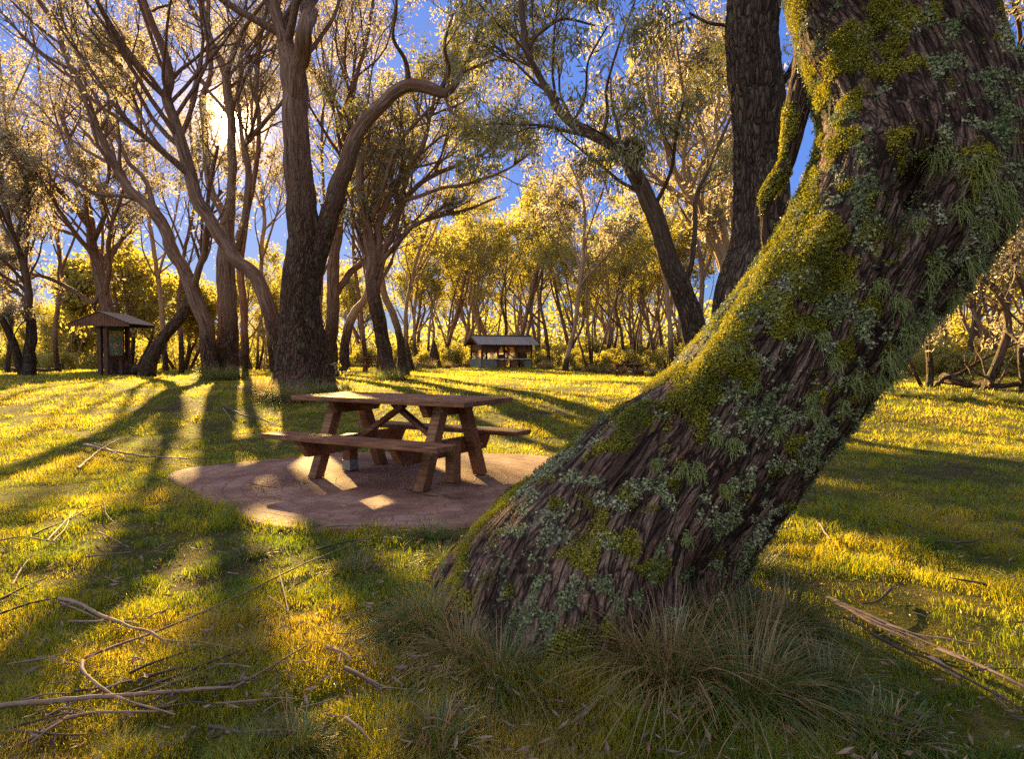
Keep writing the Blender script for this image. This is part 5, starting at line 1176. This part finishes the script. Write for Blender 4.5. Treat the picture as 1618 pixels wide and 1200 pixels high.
stick([(468, 924), (455, 952)], .008, 'tiny twig beside the pale one under the long thin stick', seed=21, lift=.02)
stick([(517, 1044), (545, 1058), (556, 1066)], .013, 'short grey stick left of the green tussocks', seed=22)
stick([(536, 1070), (541, 1048), (552, 1027)], .008, 'bent twig standing by the short grey stick', seed=23, lift=.03)
stick([(545, 1080), (575, 1100), (604, 1118)], .016, 'dark double stick in the litter left of the straw tussock', True, seed=24)
stick([(560, 1084), (590, 1102), (612, 1112)], .010, 'lighter stick lying along the dark double stick', seed=25)
stick([(330, 1176), (400, 1192), (462, 1188)], .011, 'curved stick along the lower edge of the picture', True, seed=26)
stick([(545, 1160), (568, 1182), (590, 1205)], .011, 'thin stick running out of the lower edge left of the old trunk', seed=27)
stick([(517, 846), (560, 845), (602, 848)], .016, 'straight grey stick lying on the near rim of the pad', seed=28, lift=.03)
stick([(500, 882), (550, 868), (612, 862)], .011, 'thin dark stick just under the straight one at the pad', True, seed=29, lift=.02)
stick([(700, 1140), (730, 1146), (758, 1152)], .010, 'dark twig under the straw tussock left of the trunk', True, seed=30)
# across the lawn behind, left
stick([(123, 750), (142, 733), (160, 717), (190, 700)], .030, 'bleached stick of the crossed pair in the sunny left lawn', seed=31, lift=.02)
stick([(133, 710), (173, 720), (205, 726), (240, 730), (300, 733)], .030, 'long brown stick crossing under the bleached one on the left lawn', seed=32, lift=.02)
stick([(150, 708), (168, 716), (208, 738)], .018, 'thin third stick across the crossed pair on the left lawn', seed=33, lift=.03)
stick([(353, 647), (370, 656), (383, 663), (410, 670), (437, 677)], .035, 'dark fallen branch in front of the foot of the thick arching gum', True, seed=34, lift=.03)
stick([(352, 650), (362, 663), (369, 676)], .02, 'short pale stick dropped beside the dark fallen branch', seed=35, lift=.02)
stick([(312, 664), (315, 655)], .02, 'little upright stick between the left shadows', seed=36, lift=.04)
stick([(375, 660), (400, 664), (440, 682), (455, 684)], .02, 'thin twiggy branch lying along the dark fallen branch', True, seed=37, lift=.05)
stick([(205, 682), (215, 686)], .02, 'tiny sunlit stick far out on the left lawn', seed=38)
# right: strips of bark
for k, (pts, w, lab) in enumerate([
    ([(1308, 962), (1345, 980), (1393, 1001), (1430, 1016), (1468, 1030)], .030, 'broad sunlit bark strip, uppermost of the heap right of the old tree'),
    ([(1320, 972), (1370, 996), (1420, 1018), (1475, 1040), (1530, 1062)], .022, 'reddish bark strip in the middle of the heap right of the old tree'),
    ([(1400, 1008), (1450, 1026), (1500, 1032), (1545, 1040)], .016, 'thin grey strip pointing right out of the bark heap'),
    ([(1480, 1045), (1530, 1066), (1580, 1090), (1630, 1114)], .026, 'long pale bark strip running off the right edge of the picture'),
    ([(1470, 1062), (1500, 1085), (1520, 1098)], .03, 'short curled bark strip at the lower side of the heap'),
    ([(1345, 985), (1385, 1012), (1430, 1035), (1462, 1048)], .02, 'orange brown bark strip under the broad one')]):
    stick(pts, w, lab, group='strips of bark right of the old tree', seed=50 + k, lift=.012 + .006 * (k % 3), flat=True, name='bark_strip')
stick([(1333, 997), (1360, 1012), (1393, 1035), (1430, 1055), (1468, 1069), (1540, 1108), (1640, 1162)], .013, 'long dark wavy stick below the bark strips', True, seed=60, lift=.03)
stick([(1318, 1140), (1375, 1150), (1430, 1166), (1460, 1180), (1490, 1206)], .014, 'dark curved stick at the lower right of the picture', True, seed=61, lift=.02)
stick([(1330, 1150), (1380, 1162), (1440, 1176)], .009, 'thin stick under the dark curved one at the lower right', seed=62, lift=.02)
stick([(1295, 847), (1302, 860), (1312, 874)], .016, 'split stick end in the bright strip of grass right of the old tree', seed=63, lift=.05)
stick([(1408, 945), (1398, 958), (1384, 968), (1362, 972)], .013, 'bent dark twig above the bark strips', True, seed=64, lift=.02)
stick([(1560, 940), (1530, 934), (1500, 928)], .014, 'dark twig in the bright strip of grass near the right edge', True, seed=65, lift=.02)
stick([(1480, 866), (1520, 868), (1550, 862)], .016, 'dark thin stick in the shade of the right lawn', True, seed=67, lift=.01)
stick([(1395, 826), (1430, 842), (1450, 850)], .014, 'brown stick in the shade right of the leaning trunk', True, seed=68, lift=.02)
for k, (a, b, c, e) in enumerate(((478, 768, 487, 769), (640, 778, 690, 792), (700, 790, 730, 795), (395, 770, 440, 778))):
    stick([(a, b), ((a + c) / 2, (b + e) / 2 + 3), (c, e)], .012, ['twig on the paving by the near left table leg', 'dark twig on the paving before the near right table leg', 'bent twig on the paving right of the near right table leg', 'bark shred on the sunlit corner of the paving'][k], True, seed=80 + k, lift=.012)
rnd = random.Random(12)
for k in range(52):
    x, y = rnd.uniform(-20, 680), rnd.uniform(800, 1180); a = rnd.uniform(-.5, .7); L = rnd.uniform(18, 46) * (y - 565) / 400
    stick([(x, y), (x + L * math.cos(a) * .5, y - L * math.sin(a) * .3 + rnd.uniform(-3, 3)), (x + L * math.cos(a), y - L * math.sin(a) * .6)], rnd.uniform(.004, .008), 'small thin twig scattered on the lawn left of the old tree', rnd.random() < .4, 'small twigs scattered left of the old tree', seed=200 + k, name='fallen_twig')
for k in range(20):
    x, y = rnd.uniform(-30, 420), rnd.uniform(960, 1190); a = rnd.uniform(-.2, .75); L = rnd.uniform(60, 150) * (y - 565) / 500
    stick([(x, y), (x + L * math.cos(a) * .3, y - L * math.sin(a) * .2 + rnd.uniform(-4, 4)), (x + L * math.cos(a) * .7, y - L * math.sin(a) * .42 + rnd.uniform(-4, 4)), (x + L * math.cos(a), y - L * math.sin(a) * .6)], rnd.uniform(.006, .011), 'long thin brown stick strewn among the thicker ones at the lower left', rnd.random() < .55, 'long thin sticks strewn at the lower left', seed=400 + k, lift=rnd.uniform(.012, .03))
for k in range(12):
    x, y = rnd.uniform(1290, 1610), rnd.uniform(820, 1190); a = rnd.uniform(-.9, .1); L = rnd.uniform(20, 60) * (y - 565) / 400
    stick([(x, y), (x + L * .5, y - L * math.sin(a) * .3 + rnd.uniform(-3, 3)), (x + L, y - L * math.sin(a) * .6)], rnd.uniform(.004, .008), 'small thin twig scattered on the lawn right of the old tree', rnd.random() < .5, 'small twigs scattered right of the old tree', seed=300 + k, name='fallen_twig')

# curled dry leaves lying about
def litter():
    rs = np.random.default_rng(9); n = 12000; y = 1.5 * np.exp(rs.random(n) * math.log(14 / 1.5)); x = (rs.random(n) * 2 - 1) * (.9 * y + .6)
    d = fbm(np.stack([x, y, 0 * x], 1) * 1.6, 3, 301); k = (rs.random(n) < np.clip(.42 + 1.6 * d + .8 * np.exp(-((x + .3) ** 2 + (y - 2.3) ** 2) / .8), .05, 1)) & trunk_free(x, y, .05)
    x, y = x[k], y[k]; m = len(x); pad = in_pad(x, y); z = np.where(pad, .036, ground_z(x, y) + .03 + .035 * rs.random(m)); L = (.011 + .019 * rs.random(m)) * np.where(pad, .7, 1); w = L * (.14 + .16 * rs.random(m))
    a = rs.random(m) * 2 * PI; u = np.stack([np.cos(a), np.sin(a), rs.normal(0, .25, m) * ~pad], 1); v = np.stack([-np.sin(a), np.cos(a), rs.normal(0, .4, m) * ~pad], 1); c = np.stack([x, y, z], 1); up = np.array([0, 0, 1.]) * (L * .25)[:, None]
    P = np.stack([c - u * L[:, None] + up, c - v * w[:, None] + up * .5, c + u * L[:, None] + up * .6, c + v * w[:, None] + up * .5, c], 1).reshape(-1, 3); i = np.arange(m)[:, None] * 5
    mb = MB(); mb.add(P, [i + np.array([[0, 1, 4]]), i + np.array([[1, 2, 4]]), i + np.array([[2, 3, 4]]), i + np.array([[3, 0, 4]])], rnd=np.repeat(rs.random(m), 5), smooth=False)
    tag(mb.build('leaf_litter', M['dead_leaf']), kind='stuff')
litter()
